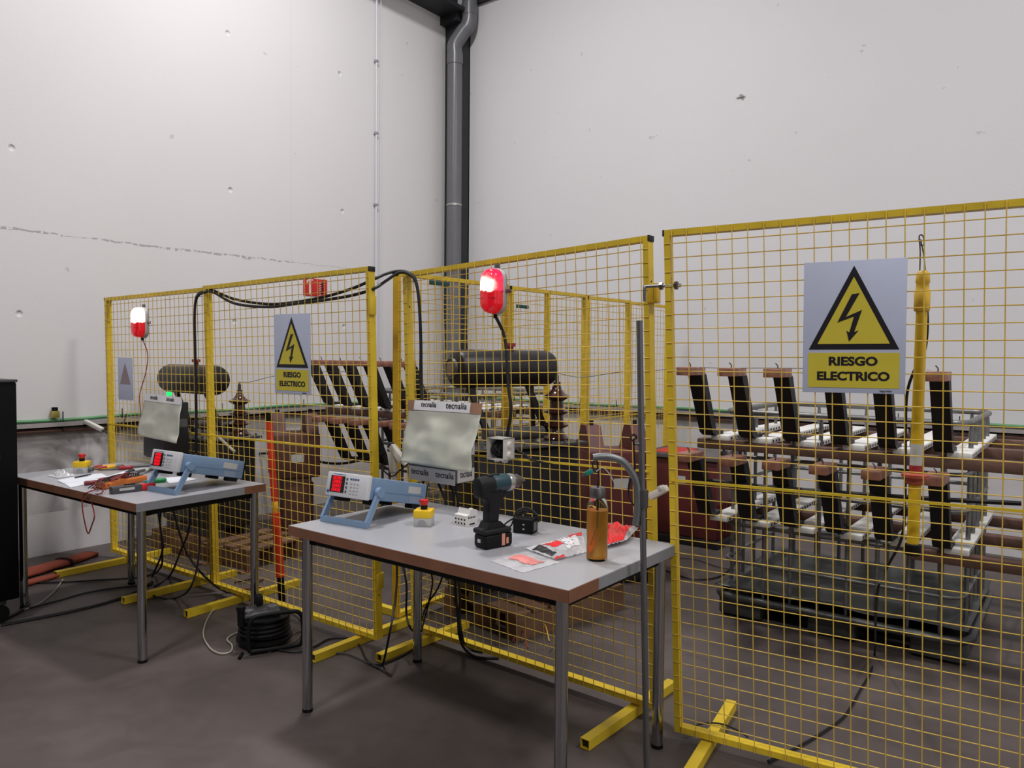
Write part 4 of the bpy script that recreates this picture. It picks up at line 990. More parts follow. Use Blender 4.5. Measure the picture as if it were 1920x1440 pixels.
cable('dark red test lead looping over the front edge of the left table', [onz(196, 918, TZ) + Vector((0, 0, .02)), onz(190, 925, TZ + .012), onz(178, 929, TZ - .02) + Vector((0, -.02, 0)), ony(177, 965, 1.72), ony(172, 985, 1.72), ony(165, 1000, 1.72), ony(158, 975, 1.72), ony(154, 945, 1.72), ony(158, 928, 1.73), onz(165, 923, TZ + .01), onz(185, 916, TZ + .012)], .0032, DRED)

# ------------------------------------------------------------------ black cabinet at left
q = Vector((-4.535, 1.665, 0))
t = thing('equipment_cabinet', 'tall black equipment cabinet on castors at the left edge', 'cabinet', (q.x, q.y, 0))
MB().rbox((-.62, -.72, .13), (0, 0, 1.285), .008).build('body', pm('black_cabinet_paint', (7, 7, 8), .55, var=.1, spec=.15), t)
MB().rbox((-.625, -.725, 1.285), (.004, .004, 1.3), .004).build('lid', DTANK2, t)
for z0, z1, y in ((1.14, 1.19, -.3), (1.0, 1.12, -.3), (.88, .93, -.3)): MB().box((0, y, z0), (.0015, -.085, z1)).build('label_plate', LGREY, t)
for x in (-.55, -.07):
    for y in (-.65, -.08):
        o = MB().rbox((x - .03, y - .03, .1), (x + .03, y + .03, .131), .004).build('castor', DTANK2, t); MB().cyl((x - .014, y, .05), (x + .014, y, .05), .05, n=20).build('wheel', BLK, o)

# ------------------------------------------------------------------ orange canvas bags on floor by left wall
def canvas(label, pts, w, h, z=.0, flap=True):
    P = [onz(x, y, 0.03) for x, y in pts]; o = P[0]
    t = thing('canvas_bag', label, 'bag', (o.x, o.y, 0))
    path = cr([Vector((p.x - o.x, p.y - o.y, 0)) for p in P], 6); n = 16; vs = []; fs = []
    for i, p in enumerate(path):
        tt = (path[min(i + 1, len(path) - 1)] - path[max(0, i - 1)]).normalized(); sd_ = Vector((-tt.y, tt.x, 0)); k = i / (len(path) - 1)
        ww = w * (1 - .25 * k) * (.55 if i in (0, len(path) - 1) else 1); hh = h * (1 - .3 * k) * (.6 if i in (0, len(path) - 1) else 1)
        for q_ in range(n):
            a = 2 * PI * q_ / n; cz = math.sin(a); r_ = 1 + .12 * noise.noise(Vector((k * 7, math.cos(a), cz + z)))
            vs.append(p + sd_ * math.copysign(abs(math.cos(a)) ** .7, math.cos(a)) * ww * r_ + Vector((0, 0, z + hh + hh * math.copysign(abs(cz) ** .8, cz) * r_ * .98)))
    for i in range(len(path) - 1): fs += [(i * n + q_, i * n + (q_ + 1) % n, (i + 1) * n + (q_ + 1) % n, (i + 1) * n + q_) for q_ in range(n)]
    fs += [tuple(range(n - 1, -1, -1)), tuple(range((len(path) - 1) * n, len(path) * n))]
    MB().add(vs, fs).build('canvas', ORANGE, t)
    # strap band around the bag
    i = int(len(path) * .62); p = path[i]; tt = (path[i + 1] - p).normalized(); sd_ = Vector((-tt.y, tt.x, 0)); ring = []
    for q_ in range(17):
        a = 2 * PI * q_ / 16; ring.append(p + sd_ * math.cos(a) * w * .93 + Vector((0, 0, max(.003, z + h * .84 + h * .9 * math.sin(a)))))
    MB().tube(ring, .012, 6, cap=False).build('strap', DCANVAS, t)
    return t
canvas('long orange canvas bag against the left wall, the upper wider one', [(10, 1084), (70, 1066), (130, 1048), (178, 1032)], .075, .024)
canvas('narrow orange canvas bag lying in front of the wider one', [(30, 1094), (90, 1078), (150, 1061), (212, 1046)], .035, .016)

# ------------------------------------------------------------------ cable reel
p = onz(463, 1217)
rl = thing('cable_reel', 'black cable reel with tube frame on the floor between the tables', 'cable reel', (p.x, p.y + .1, 0), R(62))
rl.scale = (.9, .9, .9)
ax = Vector((0, 0, 1))
MB().lathe([(.06, .035), (.15, .035), (.15, .045), (.075, .055), (.075, .15), (.14, .155), (.14, .165), (.06, .165)], n=36).build('drum', BLK, rl)
m = MB()
pts = []
for k in range(260):
    a = k * .42; lay = int(k / 52); pts.append((math.cos(a) * (.09 + .011 * lay), math.sin(a) * (.09 + .011 * lay), .062 + (k % 52) / 52 * .085 if lay % 2 == 0 else .147 - (k % 52) / 52 * .085))
m.tube(pts, .0062, 6).build('wound_cable', CABLE, rl)
fr = [(-.17, -.02, .02), (.12, -.02, .02), (.17, -.02, .03), (.185, -.02, .08), (.18, -.02, .17), (.155, -.02, .21), (.1, -.02, .22), (-.1, -.02, .22), (-.16, -.02, .2), (-.18, -.02, .14), (-.18, -.02, .06), (-.17, -.02, .02)]
MB().tube(cr([(x * .78 + .04, y - .135, z * .95) for x, y, z in fr], 5), .0115, 12).build('tube_frame', BLK, rl)
m = MB(); m.cyl((-.13, -.13, .01), (-.15, -.19, .008), .009, n=10).cyl((.12, .1, .005), (.16, .16, .012), .009, n=10).cyl((-.12, .12, .0), (-.12, .12, .05), .01, n=10); m.split('leg', BLK, rl)
MB().rbox((-.12, -.08, .165), (.08, .08, .2), .02, seg=3).build('socket_plate', DTANK2, rl)
m = MB()
for x, y, z in ((-.09, -.05, .2), (-.02, .03, .2), (.04, -.02, .2)): m.cyl((x, y, z - .005), (x, y, z + .012), .026, n=18)
m.split('socket', DGREY, rl)
MB().cyl((-.13, -.07, .14), (-.13, -.07, .23), .018, .02, n=14).cyl((-.13, -.07, .225), (-.13, -.07, .245), .024, n=14).build('crank_knob', BLK, rl)
o_ = MB().rbox((-.045, -.005, .21), (-.005, .05, .27), .01).build('plug', BLK, rl)

def fl(*pix, z=.008): return [onz(x, y, z) for x, y in pix]
cable('cream cable lying in a wide loop left of the cable reel', fl((470, 1136), (452, 1128), (420, 1131), (395, 1150), (381, 1185), (392, 1213), (412, 1225), (432, 1222), (435, 1210), (426, 1200), (432, 1192), (450, 1184)), .0038, WIREW)
cable('thin cable looping on the floor right of the cable reel', fl((508, 1150), (535, 1147), (558, 1156), (568, 1175), (560, 1196), (540, 1208), (515, 1215), (505, 1222)), .0035, pm('dull_cable', (92, 82, 76), .55, var=.05))
cable('second cable curling on the floor between reel and table leg', fl((502, 1222), (530, 1200), (555, 1186), (572, 1184), (566, 1205), (545, 1216)), .0035, pm('dull_cable', (92, 82, 76), .55, var=.05))
cable('black cable on the floor from the reel past the front table leg', fl((470, 1150), (490, 1205), (520, 1218), (560, 1222), (590, 1212), (618, 1198), (655, 1197), (675, 1212), (688, 1238), (705, 1247), (735, 1238), (770, 1220), (785, 1205)), .005)
cable('grey cable on the floor crossing the yellow foot of the gate', fl((588, 1235), (620, 1226), (650, 1226), (680, 1238), (708, 1251), (735, 1266)), .004, DTANK2)
cable('black cable hanging left of the rear leg under the front table', [ony(744, 1050, 2.6), ony(744, 1090, 2.58), ony(740, 1135, 2.52), ony(730, 1190, 2.42), onz(718, 1245, .01), onz(708, 1252, .008)], .0052, group='cables under the front table')
cable('black cable curving behind the rear leg under the front table', [ony(753, 1050, 2.64), ony(762, 1095, 2.62), ony(762, 1150, 2.6), ony(770, 1178, 2.58), onz(790, 1192, .02)], .0052, group='cables under the front table')
cable('thin cable crossing right of the rear leg under the front table', [ony(806, 1065, 2.64), ony(811, 1090, 2.64), ony(805, 1125, 2.64), ony(796, 1160, 2.64), ony(790, 1185, 2.6)], .0042, group='cables under the front table')
cable('black cable slanting down to the rear leg under the front table', [ony(834, 1070, 2.64), ony(820, 1105, 2.64), ony(800, 1135, 2.64), ony(790, 1165, 2.62)], .0042, group='cables under the front table')
for k in range(2):
    cable(['left black cable of the pair falling under the middle of the front table', 'right black cable of the pair falling under the middle of the front table'][k],
          [ony(853 + 6 * k, 1078, 2.64), ony(855 + 7 * k, 1120, 2.64), ony(859 + 3 * k, 1160, 2.64), ony(861 + 5 * k, 1190, 2.62), onz(870 + 3 * k, 1215 - 5 * k, .03), onz(893, 1232 - 12 * k, .008), onz(935 - 30 * k, 1234 - 12 * k, .008)], .0062, group='cables under the front table')
cable('black cable on the floor from the cabinet past the left table legs', fl((2, 1172), (60, 1161), (130, 1147), (200, 1130), (250, 1112), (285, 1092)), .009)
cable('straight black cable on the floor behind the left table leg', fl((30, 1092), (100, 1092), (180, 1088), (262, 1082), (292, 1074)), .006)
cable('thin black cable on the floor under the middle of the left table', fl((55, 1140), (110, 1126), (160, 1112), (220, 1102), (285, 1096)), .006)
cable('cream cable on the floor beside the cabinet castor', fl((40, 1145), (68, 1134), (86, 1122), (105, 1105), (118, 1086)), .0035, WIREW)
cable('black cable coiled on the floor at the cabinet base', fl((5, 1162), (32, 1150), (52, 1135), (50, 1122), (36, 1114)), .009)

# ------------------------------------------------------------------ poles
b0 = onz(529, 1128, .0); tp_ = ony(503, 772, 2.69)
v = tp_ - Vector((b0.x, b0.y, 0))
t = thing('hot_stick', 'orange-red insulated pole leaning behind the second fence panel', 'pole', (b0.x, b0.y, 0))
Lp = v.length; Mq = v.to_track_quat('Z', 'Y').to_matrix().to_4x4()
MB().lathe([(.016, 0), (.02, .01), (.02, Lp * .13), (.018, Lp * .135)], n=16, M=Mq).build('handle', BLK, t)
MB().lathe([(.03, Lp * .135), (.03, Lp * .145), (.025, Lp * .15), (.0255, Lp * .47)], n=18, M=Mq).build('lower_tube', HOTSTICK, t)
MB().lathe([(.016, Lp * .47), (.019, Lp * .475), (.019, Lp * .53), (.015, Lp * .535)], n=16, M=Mq).build('joint_knot', YTOOL, t)
MB().lathe([(.0195, Lp * .535), (.0195, Lp * .95)], n=18, M=Mq).build('upper_tube', HOTSTICK, t)
MB().lathe([(.017, Lp * .95), (.02, Lp * .955), (.016, Lp * 1.0)], n=16, M=Mq).build('end_cap', BLK, t)
# yellow earthing pole hanging behind right panel
hang = onp(1731, 508, (RP0[0], RP0[1] + .09), (RP1[0], RP1[1] + .09)); bot = onp(1711, 1040, (RP0[0], RP0[1] + .09), (RP1[0], RP1[1] + .09))
t = thing('earthing_pole', 'thick yellow earthing pole hanging behind the right fence panel', 'pole', bot)
v = hang - bot; Lp = v.length; Mq = v.to_track_quat('Z', 'Y').to_matrix().to_4x4()
MB().lathe([(.0175, .03), (.0185, .035), (.0172, Lp * .88)], n=20, M=Mq).build('tube', POLEY, t)
MB().lathe([(.023, 0), (.025, .005), (.025, .035), (.02, .038)], n=18, M=Mq).build('end_cap', BLK, t)
m = MB(); m.lathe([(.0225, Lp * .86), (.0245, Lp * .865), (.0245, Lp * .925), (.021, Lp * .93), (.019, Lp * .955), (.022, Lp * .96), (.02, Lp * .99), (.012, Lp * 1.0)], n=18, M=Mq); m.build('head', pm('dirty_yellow_head', (206, 166, 44), .45, var=.18), t)
z0 = Lp * .315
MB().lathe([(.0187, z0), (.0187, z0 + .075)], n=20, M=Mq).build('label_sleeve', LGREY, t)
MB().lathe([(.0198, z0 - .02), (.0198, z0 + .004)], n=20, M=Mq).build('red_sleeve', REDTOP, t)
MB().lathe([(.024, z0 - .06), (.03, z0 - .055), (.029, z0 - .04), (.043, z0 - .036), (.043, z0 - .026), (.03, z0 - .022)], n=26, M=Mq).build('hand_guard', pm('red_guard', (164, 74, 60), .5, var=.08), t)
m = MB(); hx = Mq @ Vector((0, 0, Lp * 1.0))
m.tube(cr([hx + Vector((-.01, 0, 0)), hx + Vector((-.004, -.04, .06)), hx + Vector((.0, -.09, .1)), hx + Vector((.012, -.1, .1)), hx + Vector((.016, -.1, .075)), hx + Vector((.008, -.1, .07)), hx + Vector((.004, -.09, .09)), hx + Vector((.006, -.04, .05)), hx + Vector((.006, 0, 0))], 7), .0022, 6); m.build('hook_wire', STEEL, t)
w0 = bot + Mq @ Vector((.026, 0, Lp * .95)); 
def rpb(px, py, off): return onp(px, py, (RP0[0], RP0[1] + off), (RP1[0], RP1[1] + off))
cable('black earthing lead from the yellow pole falling to the floor behind the fence', [rpb(1738, 520, .1), rpb(1737, 560, .1), rpb(1739, 610, .1), rpb(1733, 660, .14), rpb(1712, 700, .16), rpb(1700, 745, .18), rpb(1698, 830, .2), rpb(1697, 940, .2), rpb(1690, 1010, .22), rpb(1660, 1070, .24), rpb(1644, 1120, .25), onz(1640, 1225, .02), onz(1633, 1258, .008), onz(1612, 1295, .008), onz(1585, 1340, .008), onz(1550, 1368, .008), onz(1500, 1398, .008), onz(1440, 1428, .008)], .005)
cable('black cable lying across the foot of the right fence panel', fl((1292, 1363), (1325, 1356), (1355, 1358), (1385, 1370), (1402, 1382), z=.048), .0035)
cable('black cable on the floor right of the front table', fl((1200, 1050), (1255, 1072), (1300, 1086), (1345, 1082), (1372, 1062), (1390, 1035)), .005)
cable('thin brown cable on the floor toward the steel cage', fl((1255, 1046), (1300, 1048), (1345, 1062), (1390, 1070), (1430, 1085)), .004, pm('brown_cable', (60, 36, 34), .5, var=.06))

# ------------------------------------------------------------------ transformers
def pallet(label, c, rz, L, W, H=.14):
    t = thing('wooden_pallet', label, 'pallet', c, rz)
    for k in range(7):
        x = -L / 2 + k * (L - .1) / 6; MB().rbox((x, -W / 2, H - .022), (x + .1, W / 2, H), .003).build('board', WOOD, t)
    for y in (-W / 2 + .045, 0, W / 2 - .045): MB().box((-L / 2, y - .045, .0), (L / 2, y + .045, H - .022)).build('bearer', WOOD, t, smooth=False)
    return t
def bushing(label, base, mat=PORC, s=1.):
    t = thing('porcelain_bushing', label, 'bushing', base)
    MB().lathe([(.075, 0), (.08, .012), (.06, .03), (.045, .05), (.042, .07), (.075, .085), (.078, .092), (.042, .115), (.04, .15), (.075, .165), (.078, .172), (.042, .195), (.04, .235), (.078, .258), (.08, .266), (.05, .283), (.03, .305), (.026, .325)], n=28).build('porcelain', mat, t)
    MB().cyl((0, 0, .32), (0, 0, .35), .022, n=16).cyl((0, 0, .35), (0, 0, .39), .012, n=12).cyl((0, 0, .385), (0, 0, .41), .008, n=10).build('terminal_stud', DTANK2, t)
    if s != 1: t.scale = (s, s, s)
    return t
def transformer(label, c, rz, bush, cy_, blabel, palrot, plabel, pc_, pL, pW, H=.81, bs=.95):
    ph = .14
    pallet(plabel, pc_, palrot, pL, pW, ph)
    t = thing('transformer', label, 'transformer', (c[0], c[1], ph), rz)
    L, W = .7, .34
    MB().rbox((-L / 2, -W / 2, .06), (L / 2, W / 2, H), .025, seg=3).build('tank', DTANK, t)
    m = MB()
    for y in (-W / 2 + .06, W / 2 - .06): m.box((-L / 2 + .02, y - .03, 0), (L / 2 - .02, y + .03, .06))
    m.split('skid', DTANK2, t)
    MB().rbox((-L / 2 - .03, -W / 2 - .03, H), (L / 2 + .03, W / 2 + .03, H + .018), .003).build('lid', DTANK2, t)
    m = MB()
    for k in range(8):
        x = -L / 2 + .03 + k * (L - .06) / 7
        for y in (-W / 2 - .015, W / 2 + .015): m.cyl((x, y, H + .016), (x, y, H + .032), .009, n=6)
    m.split('lid_bolt', STEEL, t)
    # conservator drum on struts
    zc, rc, hl = H + .425, .105, .325
    M = T((0, cy_, zc)) @ Ry(PI / 2)
    MB().lathe([(.02, -hl - .012), (.06, -hl - .008), (rc * .93, -hl + .012), (rc, -hl + .03), (rc, hl - .03), (rc * .9, hl), (rc * .6, hl + .018), (.01, hl + .024)], n=32, M=M).build('conservator', DTANK, t)
    MB().lathe([(.03, -hl - .016), (.055, -hl - .022), (.06, -hl - .012), (.06, -hl + .0)], n=24, M=M).build('end_flange', DTANK2, t)
    MB().lathe([(.001, -hl - .026), (.04, -hl - .024), (.042, -hl - .016)], n=24, M=M).build('sight_glass', pm('oil_sight_glass', (126, 110, 92), .25, var=.1), t)
    MB().cyl((.05, cy_, zc + rc - .01), (.05, cy_, zc + rc + .02), .018, n=12).cyl((.05, cy_, zc + rc + .02), (.05, cy_, zc + rc + .04), .03, n=14).build('filler_cap', REDTOP, t)
    m = MB()
    for x in (-.2, .2):
        sq_tube(m, Vector((x - .03, cy_, zc - rc + .02)), Vector((x + .08, cy_ * .3, H + .01)), .035, .02)
        sq_tube(m, Vector((x + .0, cy_, zc - rc + .02)), Vector((x + .02, cy_ * 1.0, H + .01)), .02, .02)
    m.split('strut', DTANK, t)
    MB().cyl((-.22, -cy_ * .6, H + .07), (.16, -cy_ * .6, H + .07), .036, n=20).build('terminal_tube', DTANK2, t)
    m = MB()
    for k in range(4): m.cyl((-.2 + k * .11, -cy_ * .6, H + .015), (-.2 + k * .11, -cy_ * .6, H + .05), .012, n=10)
    m.split('low_insulator', OFFW, t)
    Mx = T((c[0], c[1], ph + H + .018)) @ Rz(rz)
    bushing(blabel, Mx @ Vector((bush[0], bush[1], 0)), PORC, bs)
    return t
transformer('black transformer with drum on top behind the front table fence', (-2.57, 3.42), R(72), (.28, -.04), .1,
            'brown porcelain bushing on the transformer behind the front table fence', R(78), 'wooden pallet under the transformer behind the front table', (-2.5, 3.55, 0), .82, .62)
transformer('black transformer with drum on top behind the far left control box', (-5.2, 3.17), 0, (.25, .1), -.12,
            'brown porcelain bushing on the left transformer beside the second fence panel', R(4), 'wooden pallet under the left transformer', (-5.0, 3.2, 0), 1.1, .5, .69)

# ------------------------------------------------------------------ maroon units
def maroon(label, c, rz, w, d, h, mat, ears=True, ped=False, ear=.16):
    t = thing('test_transformer', label, 'machine', c, rz)
    if ped:
        MB().rbox((-w * .32, -d / 2, 0), (w * .32, d / 2, h * .58), .01).build('pedestal', mat, t)
        MB().rbox((-w / 2, -d / 2 - .02, h * .56), (w / 2, d / 2 + .02, h), .012).build('body', mat, t)
    else: MB().rbox((-w / 2, -d / 2, .06), (w / 2, d / 2, h), .012).build('body', mat, t)
    if not ped: MB().rbox((-w / 2 - .02, -d / 2 - .02, 0), (w / 2 + .02, d / 2 + .02, .06), .004).split('skid', DTANK, t)
    if ears:
        for s_ in (-1, 1):
            x = s_ * w * .36
            m = MB().prism([(-d * .42, h - .002), (d * .42, h - .002), (d * .16, h + ear), (-d * .16, h + ear)], x - .05, x + .05, plane='yz')
            o = m.build('ear', mat, t, smooth=False); MB().cyl((x, 0, h + ear), (x, 0, h + ear + .03), .018, n=12).build('stud', DTANK, o)
    MB().box((-.05, -d / 2 - .022 if ped else -d / 2 - .0015, h * .72), (.05, (-d / 2 - .02 if ped else -d / 2), h * .8)).build('label_plate', LGREY, t)
    m = MB()
    for k in range(6): m.box((w / 2 - .001 if not ped else w * .32 - .001, -d * .4 + k * d * .14, h * .1), ((w / 2 if not ped else w * .32) + .02, -d * .4 + k * d * .14 + .008, h * .5))
    m.build('rib', mat, t)
    return t
maroon('maroon machine with two tapered ears behind the oil bottle', (-2.5, 4.42, 0), R(50), .42, .34, .84, MAROON)
maroon('brown machine on a pedestal with tapered ears behind the orange-red pole', (-5.22, 3.95, 0), R(62), .36, .34, .8, RUST, ped=True)
t = maroon('dark red machine with red lid right of the steel pole', (-2.52, 5.72, 0), R(0), .6, .42, .66, MAROON, ears=False)
MB().rbox((-.32, -.23, .66), (.32, .23, .7), .006).build('lid', pm('grey_lid', (92, 86, 86), .5, var=.1), t); MB().box((-.25, -.2, .7), (.0, .15, .704)).build('red_sheet', RED, t)
MB().rbox((.28, -.1, .7), (.3, .0, .73), .003).tube(cr([(.29, -.05, .73), (.29, -.08, .76), (.29, -.05, .785), (.29, -.02, .76), (.29, -.05, .735)], 6), .007, 8).build('lifting_eye', DTANK, t)
p = onz(1175, 1060, 0)
t = thing('cardboard_box', 'beige box standing behind the oil bottle and steel pole', 'box', (-2.66, 5.0, 0), R(10))
MB().rbox((-.11, -.1, 0), (.11, .1, .52), .004).build('carton', BEIGE, t); MB().box((-.1, -.1012, .3), (.1, -.1, .42)).build('printed_label', DGREY, t)
t = thing('foot_block', 'yellow block on the floor right of the dark red machine', 'block', onz(1312, 998), R(5))
MB().rbox((-.06, -.04, 0), (.06, .04, .09), .004).build('block', YEL, t)

# ------------------------------------------------------------------ steel cages with busbars
def cage(label, x0, y0, tank=False):
    W, D = 1.17, 1.0
    t = thing('steel_cage', label, 'cage', (x0, y0, 0))
    def rr(z, ins=0., r=.09):
        pts = []
        for cx_, cy_, a0 in ((W - r - ins, r + ins, -90), (W - r - ins, D - r - ins, 0), (r + ins, D - r - ins, 90), (r + ins, r + ins, 180)):
            for k in range(5): a = R(a0 + k * 22.5); pts.append(Vector((cx_ + r * math.cos(a), cy_ + r * math.sin(a), z)))
        return pts + [pts[0].copy(), pts[1].copy()]
    for z, r_ in ((1.15, .016), (.905, .011), (.73, .011), (.525, .011), (.32, .011)): MB().tube(rr(z), r_, 10, cap=False).build('ring', GALV, t)
    for i in range(8):
        x = .09 + i * (W - .18) / 7
        for y in (.0, D): MB().tube([Vector((x, y, .13)), Vector((x, y, .17)), Vector((x, y, 1.1)), Vector((x, y, 1.15))], .01, 8, rad=[.006, .011, .011, .006]).build('upright', GALV, t)
    for i in range(5):
        y = .14 + i * (D - .28) / 4
        for x in (.0, W): MB().tube([Vector((x, y, .13)), Vector((x, y, .17)), Vector((x, y, 1.1)), Vector((x, y, 1.15))], .01, 8, rad=[.006, .011, .011, .006]).build('upright', GALV, t)
    # pallet base: dished sheet, corner feet, skids
    def dish(u, v):
        x = -.03 + (W + .06) * u; y = -.03 + (D + .06) * v; e = min(u, 1 - u, v, 1 - v)
        z = .15 + (.03 if e < .07 else 0) - .02 * min(1, max(0, e - .07) * 8) + .018 * noise.noise(Vector((u * 5, v * 4, x0))) + (.012 * math.sin(v * 22) if e > .08 else 0)
        return Vector((x, y, z))
    MB().sheet(dish, 40, 34).build('base_sheet', DGALV, t, solid=.004)
    MB().tube(rr(.125, -.03, .1), .022, 12, cap=False).build('base_rim', DGALV, t)
    MB().box((.02, .02, .09), (W - .02, D - .02, .115)).build('base_pan', DTANK, t)
    for fx in (0, .5, 1):
        for fy in (0, .5, 1):
            if fx == .5 and fy == .5: continue
            cx_, cy_ = .1 + fx * (W - .2), .1 + fy * (D - .2); MB().rbox((cx_ - .12, cy_ - .1, .012), (cx_ + .12, cy_ + .1, .118), .015).build('base_foot', DGALV, t)
    for y in (.1, D / 2, D - .1): MB().rbox((-.02, y - .06, 0), (W + .02, y + .06, .014), .003).split('skid', DTANK2, t)
    return t
def bar_row(name_where, x0, y0, z, n, dx, base=None, jit=0., rot=0):
    # busbars leaning toward the fence with copper heads, feet on the slats
    names = ['leftmost', 'second from left', 'third from left', 'fourth from left', 'fifth from left', 'rightmost']
    for i in range(n):
        x = x0 + i * dx + random.uniform(-jit, jit)
        t = thing('busbar', '%s black slanted busbar with copper head, %s' % (names[i] if i < n - 1 else 'rightmost', name_where), 'busbar', (x, y0, z), 0, 'busbars, ' + name_where)
        w = .038
        prof = [(-.215, .315), (-.16, .325), (-.145, .315), (-.0, .045), (.03, .012), (.12, .008), (.125, -.006), (.02, -.008), (-.03, .0), (-.07, .04)]
        prof = [(-.235, .33), (-.17, .34), (-.14, .322), (.01, .02), (.03, .008), (.11, .008), (.11, -.012), (.0, -.012), (-.04, .008), (-.215, .33)]
        MB().prism(prof, -w, w, plane='yz').build('sleeve', BAR, t, smooth=False)
        k = random.uniform(-.012, .012)
        MB().rbox((-w - .003, -.345 + k, .322), (w + .003, -.16 + k, .364), .004).build('copper_head', COPPER, t)
        MB().tube(cr([(0, -.27, .355), (.004, -.27, .375), (-.006, -.275, .39)], 4), .003, 6).split('pin', DTANK2, t)
def slat_row(where, x0, y0, z, n, dx, Ls):
    names = ['leftmost', 'second from left', 'third from left', 'fourth from left', 'fifth from left', 'sixth from left']
    for i in range(n):
        x = x0 + i * dx
        t = thing('white_slat', '%s white perforated slat, %s' % (names[i] if i < n - 1 else 'rightmost', where), 'slat', (x, y0, z), 0, 'slats, ' + where)
        MB().rbox((-.05, .0, -.024), (.05, Ls, .004), .003).build('channel', WHITESLAT, t)
        m = MB()
        for k in range(int(Ls / .05)):
            m.box((.0498, .03 + k * .05, -.018), (.0506, .055 + k * .05, -.005))
        m.build('holes', HOLE, t)
def beams(where, x0, x1, ys, z0, z1, xf=None):
    nm = ['front', 'middle', 'rear']
    X0 = x0
    for i, y in enumerate(ys):
        x0 = xf if (i == 0 and xf is not None) else X0
        t = thing('cross_beam', '%s dark brown beam, %s' % (nm[i], where), 'beam', ((x0 + x1) / 2, y, z0), 0, 'beams, ' + where)
        MB().rbox((-(x1 - x0) / 2, -.04, 0), ((x1 - x0) / 2, .04, z1 - z0), .004).build('timber', WOOD2, t)
        MB().box((-(x1 - x0) / 2 - .001, -.038, .002), (-(x1 - x0) / 2, .038, z1 - z0 - .002)).build('end_grain', WOOD, t)
def rig(where, x0, y0, n, dx, xr, jit, low=True, cx0=None):
    cage('galvanised steel cage on a sheet metal base, %s' % where, cx0 if cx0 is not None else x0 + .02, y0)
    beams('upper level, ' + where, x0 - .1, xr, (y0 - .06, y0 + .48, y0 + 1.02), .945, .998)
    slat_row('upper level, ' + where, x0 + .03, y0 - .1, 1.02, n, dx, 1.15)
    bar_row('upper row, ' + where, x0 - .03, y0 - .115, 1.034, n, dx, jit=jit)
    if low: beams('lower level, ' + where, x0 - .1, xr, (y0 - .06, y0 + .48, y0 + 1.02), .5, .553, -.66)
    if low: slat_row('lower level, ' + where, x0 + .03, y0 - .1, .575, n, dx, 1.15)
    k = 0 if low else 1
    bar_row('lower row, ' + where, x0 - .03 + k * dx, y0 - .115, .589, n - k, dx, jit=jit)
rig('behind the right fence panel', -1.64, 4.13, 6, .228, .55, .012)
rig('behind the second fence panel', -5.05, 4.32, 6, .225, -3.6, .012, False, -4.71)
# loose bits
cable('thin wire strung from the bushing to the copper heads behind the right panel', [Vector((-2.455, 3.655, 1.355)), ony(1090, 707, 3.7), ony(1160, 698, 3.75), ony(1215, 696, 3.75), ony(1285, 689, 3.78), ony(1355, 690, 3.78), ony(1430, 690, 3.78), ony(1520, 691, 3.78)], .0022, DTANK2)
cable('thin wire strung from the left bushing to the copper heads', [Vector((-4.95, 3.27, 1.235)), ony(470, 716, 3.4), ony(510, 706, 3.6), ony(560, 700, 3.9), ony(620, 697, 3.98), ony(660, 697, 3.98)], .0022, DTANK2)
for k, (px, py) in enumerate(((935, 1193), (960, 1203), (1000, 1190), (1030, 1222))):
    a = onz(px, py, .006); b_ = onz(px + 30, py + 12, .006); c_ = onz(px + 20, py - 20, .05)
    cable(['thin scrap wire on the floor under the transformer pallet, leftmost', 'thin scrap wire on the floor under the transformer pallet, second from left', 'curled yellow scrap wire on the floor by the transformer pallet', 'thin scrap wire on the floor nearest the table leg'][k], [a, c_, b_], .003, [DTANK2, REDWIRE, YTOOL, DTANK2][k])

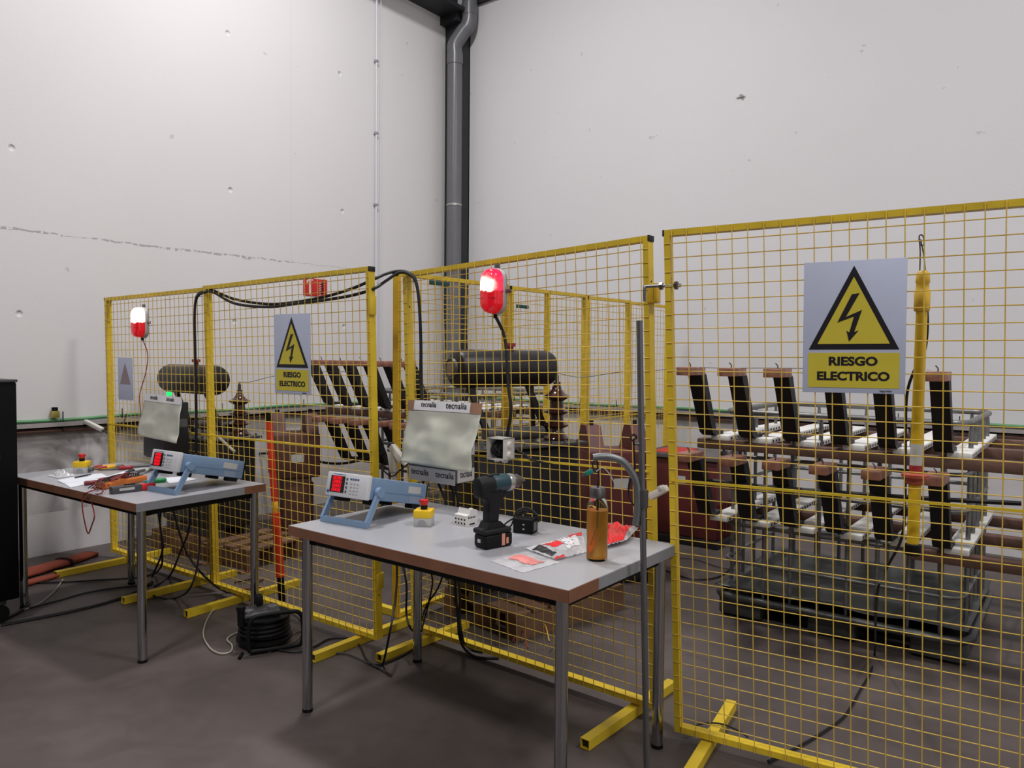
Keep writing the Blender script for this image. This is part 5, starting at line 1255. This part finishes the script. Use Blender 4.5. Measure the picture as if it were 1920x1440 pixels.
for k, (px, py, L_2, lab) in enumerate(((824, 531, .05, 'dark green tag on the top rail of the side fence left of the larger lamp'), (980, 575, .04, 'dark green tag on the side fence right of the larger lamp'))):
    p = onx(px, py, SX + .01)
    t = thing('fence_tag', lab, 'tag', p)
    MB().rbox((-.004, -L_2 * 1.6, -.011), (.004, L_2 * 1.6, .011), .002).build('plate', pm('dark_green_tag', (20, 66, 58), .5, var=.05), t)
cable('black hose running across the lower busbars behind the right fence panel', [ony(1325, 900, 3.86), ony(1420, 911, 3.86), ony(1580, 924, 3.86), ony(1760, 936, 3.86), ony(1915, 944, 3.86)], .011)
cable('black hose running across the lower busbars behind the second fence panel', [ony(452, 851, 4.1), ony(500, 850, 4.1), ony(535, 849, 4.1), ony(600, 866, 4.1), ony(650, 868, 4.1), ony(720, 850, 4.1)], .011)
cable('cream stick slanting behind the post between the two left fence panels', [ony(408, 818, 2.72), ony(424, 833, 2.72), ony(440, 847, 2.72)], .009, WIREW)
for k, (px, py, c_) in enumerate(((415, 1075, DRED), (440, 1092, DCANVAS), (372, 1058, DRED), (455, 1106, REDWIRE))):
    a = onz(px, py, .006)
    cable(['dark red scrap of cord on the floor behind the hinge post, middle one', 'brown scrap of cord on the floor right of the hinge post', 'dark red scrap of cord on the floor left of the hinge post', 'red scrap of wire on the floor nearest the cable reel'][k], [a, a + Vector((.05, .03, .012)), a + Vector((.03, .09, .004)), a + Vector((.11, .08, .006)), a + Vector((.1, .14, .004))], .005, c_)

# ------------------------------------------------------------------ light
def area(name, loc, rot, size, power, col=(1, .985, .985), sy=None):
    l = bpy.data.lights.new(name, 'AREA'); l.energy = power; l.color = col; l.size = size
    if sy: l.shape = 'RECTANGLE'; l.size_y = sy
    o = bpy.data.objects.new(name, l); COL.objects.link(o); o.location = loc; o.rotation_euler = rot; return o
area('high_bay_light', (-3.6, 3.4, 6.4), (0, 0, 0), .5, 190)
area('high_bay_light', (1.5, 3.2, 6.4), (0, 0, 0), .8, 170)
area('high_bay_light', (-2.0, -1.6, 6.4), (0, 0, 0), .8, 190)
area('high_bay_light', (3.0, -1.5, 6.4), (0, 0, 0), .8, 150)
w = bpy.data.worlds.new('hall_ambient'); sc.world = w; w.use_nodes = True
bg = w.node_tree.nodes['Background']; bg.inputs['Color'].default_value = (1, .985, 1.0, 1); bg.inputs['Strength'].default_value = .62

sc.view_settings.view_transform = 'Standard'; sc.view_settings.look = 'None'; sc.view_settings.gamma = 1; sc.view_settings.exposure = 0; sc.view_settings.use_curve_mapping = False
sc.cycles.max_bounces = 8; sc.cycles.transparent_max_bounces = 16; sc.cycles.use_denoising = True
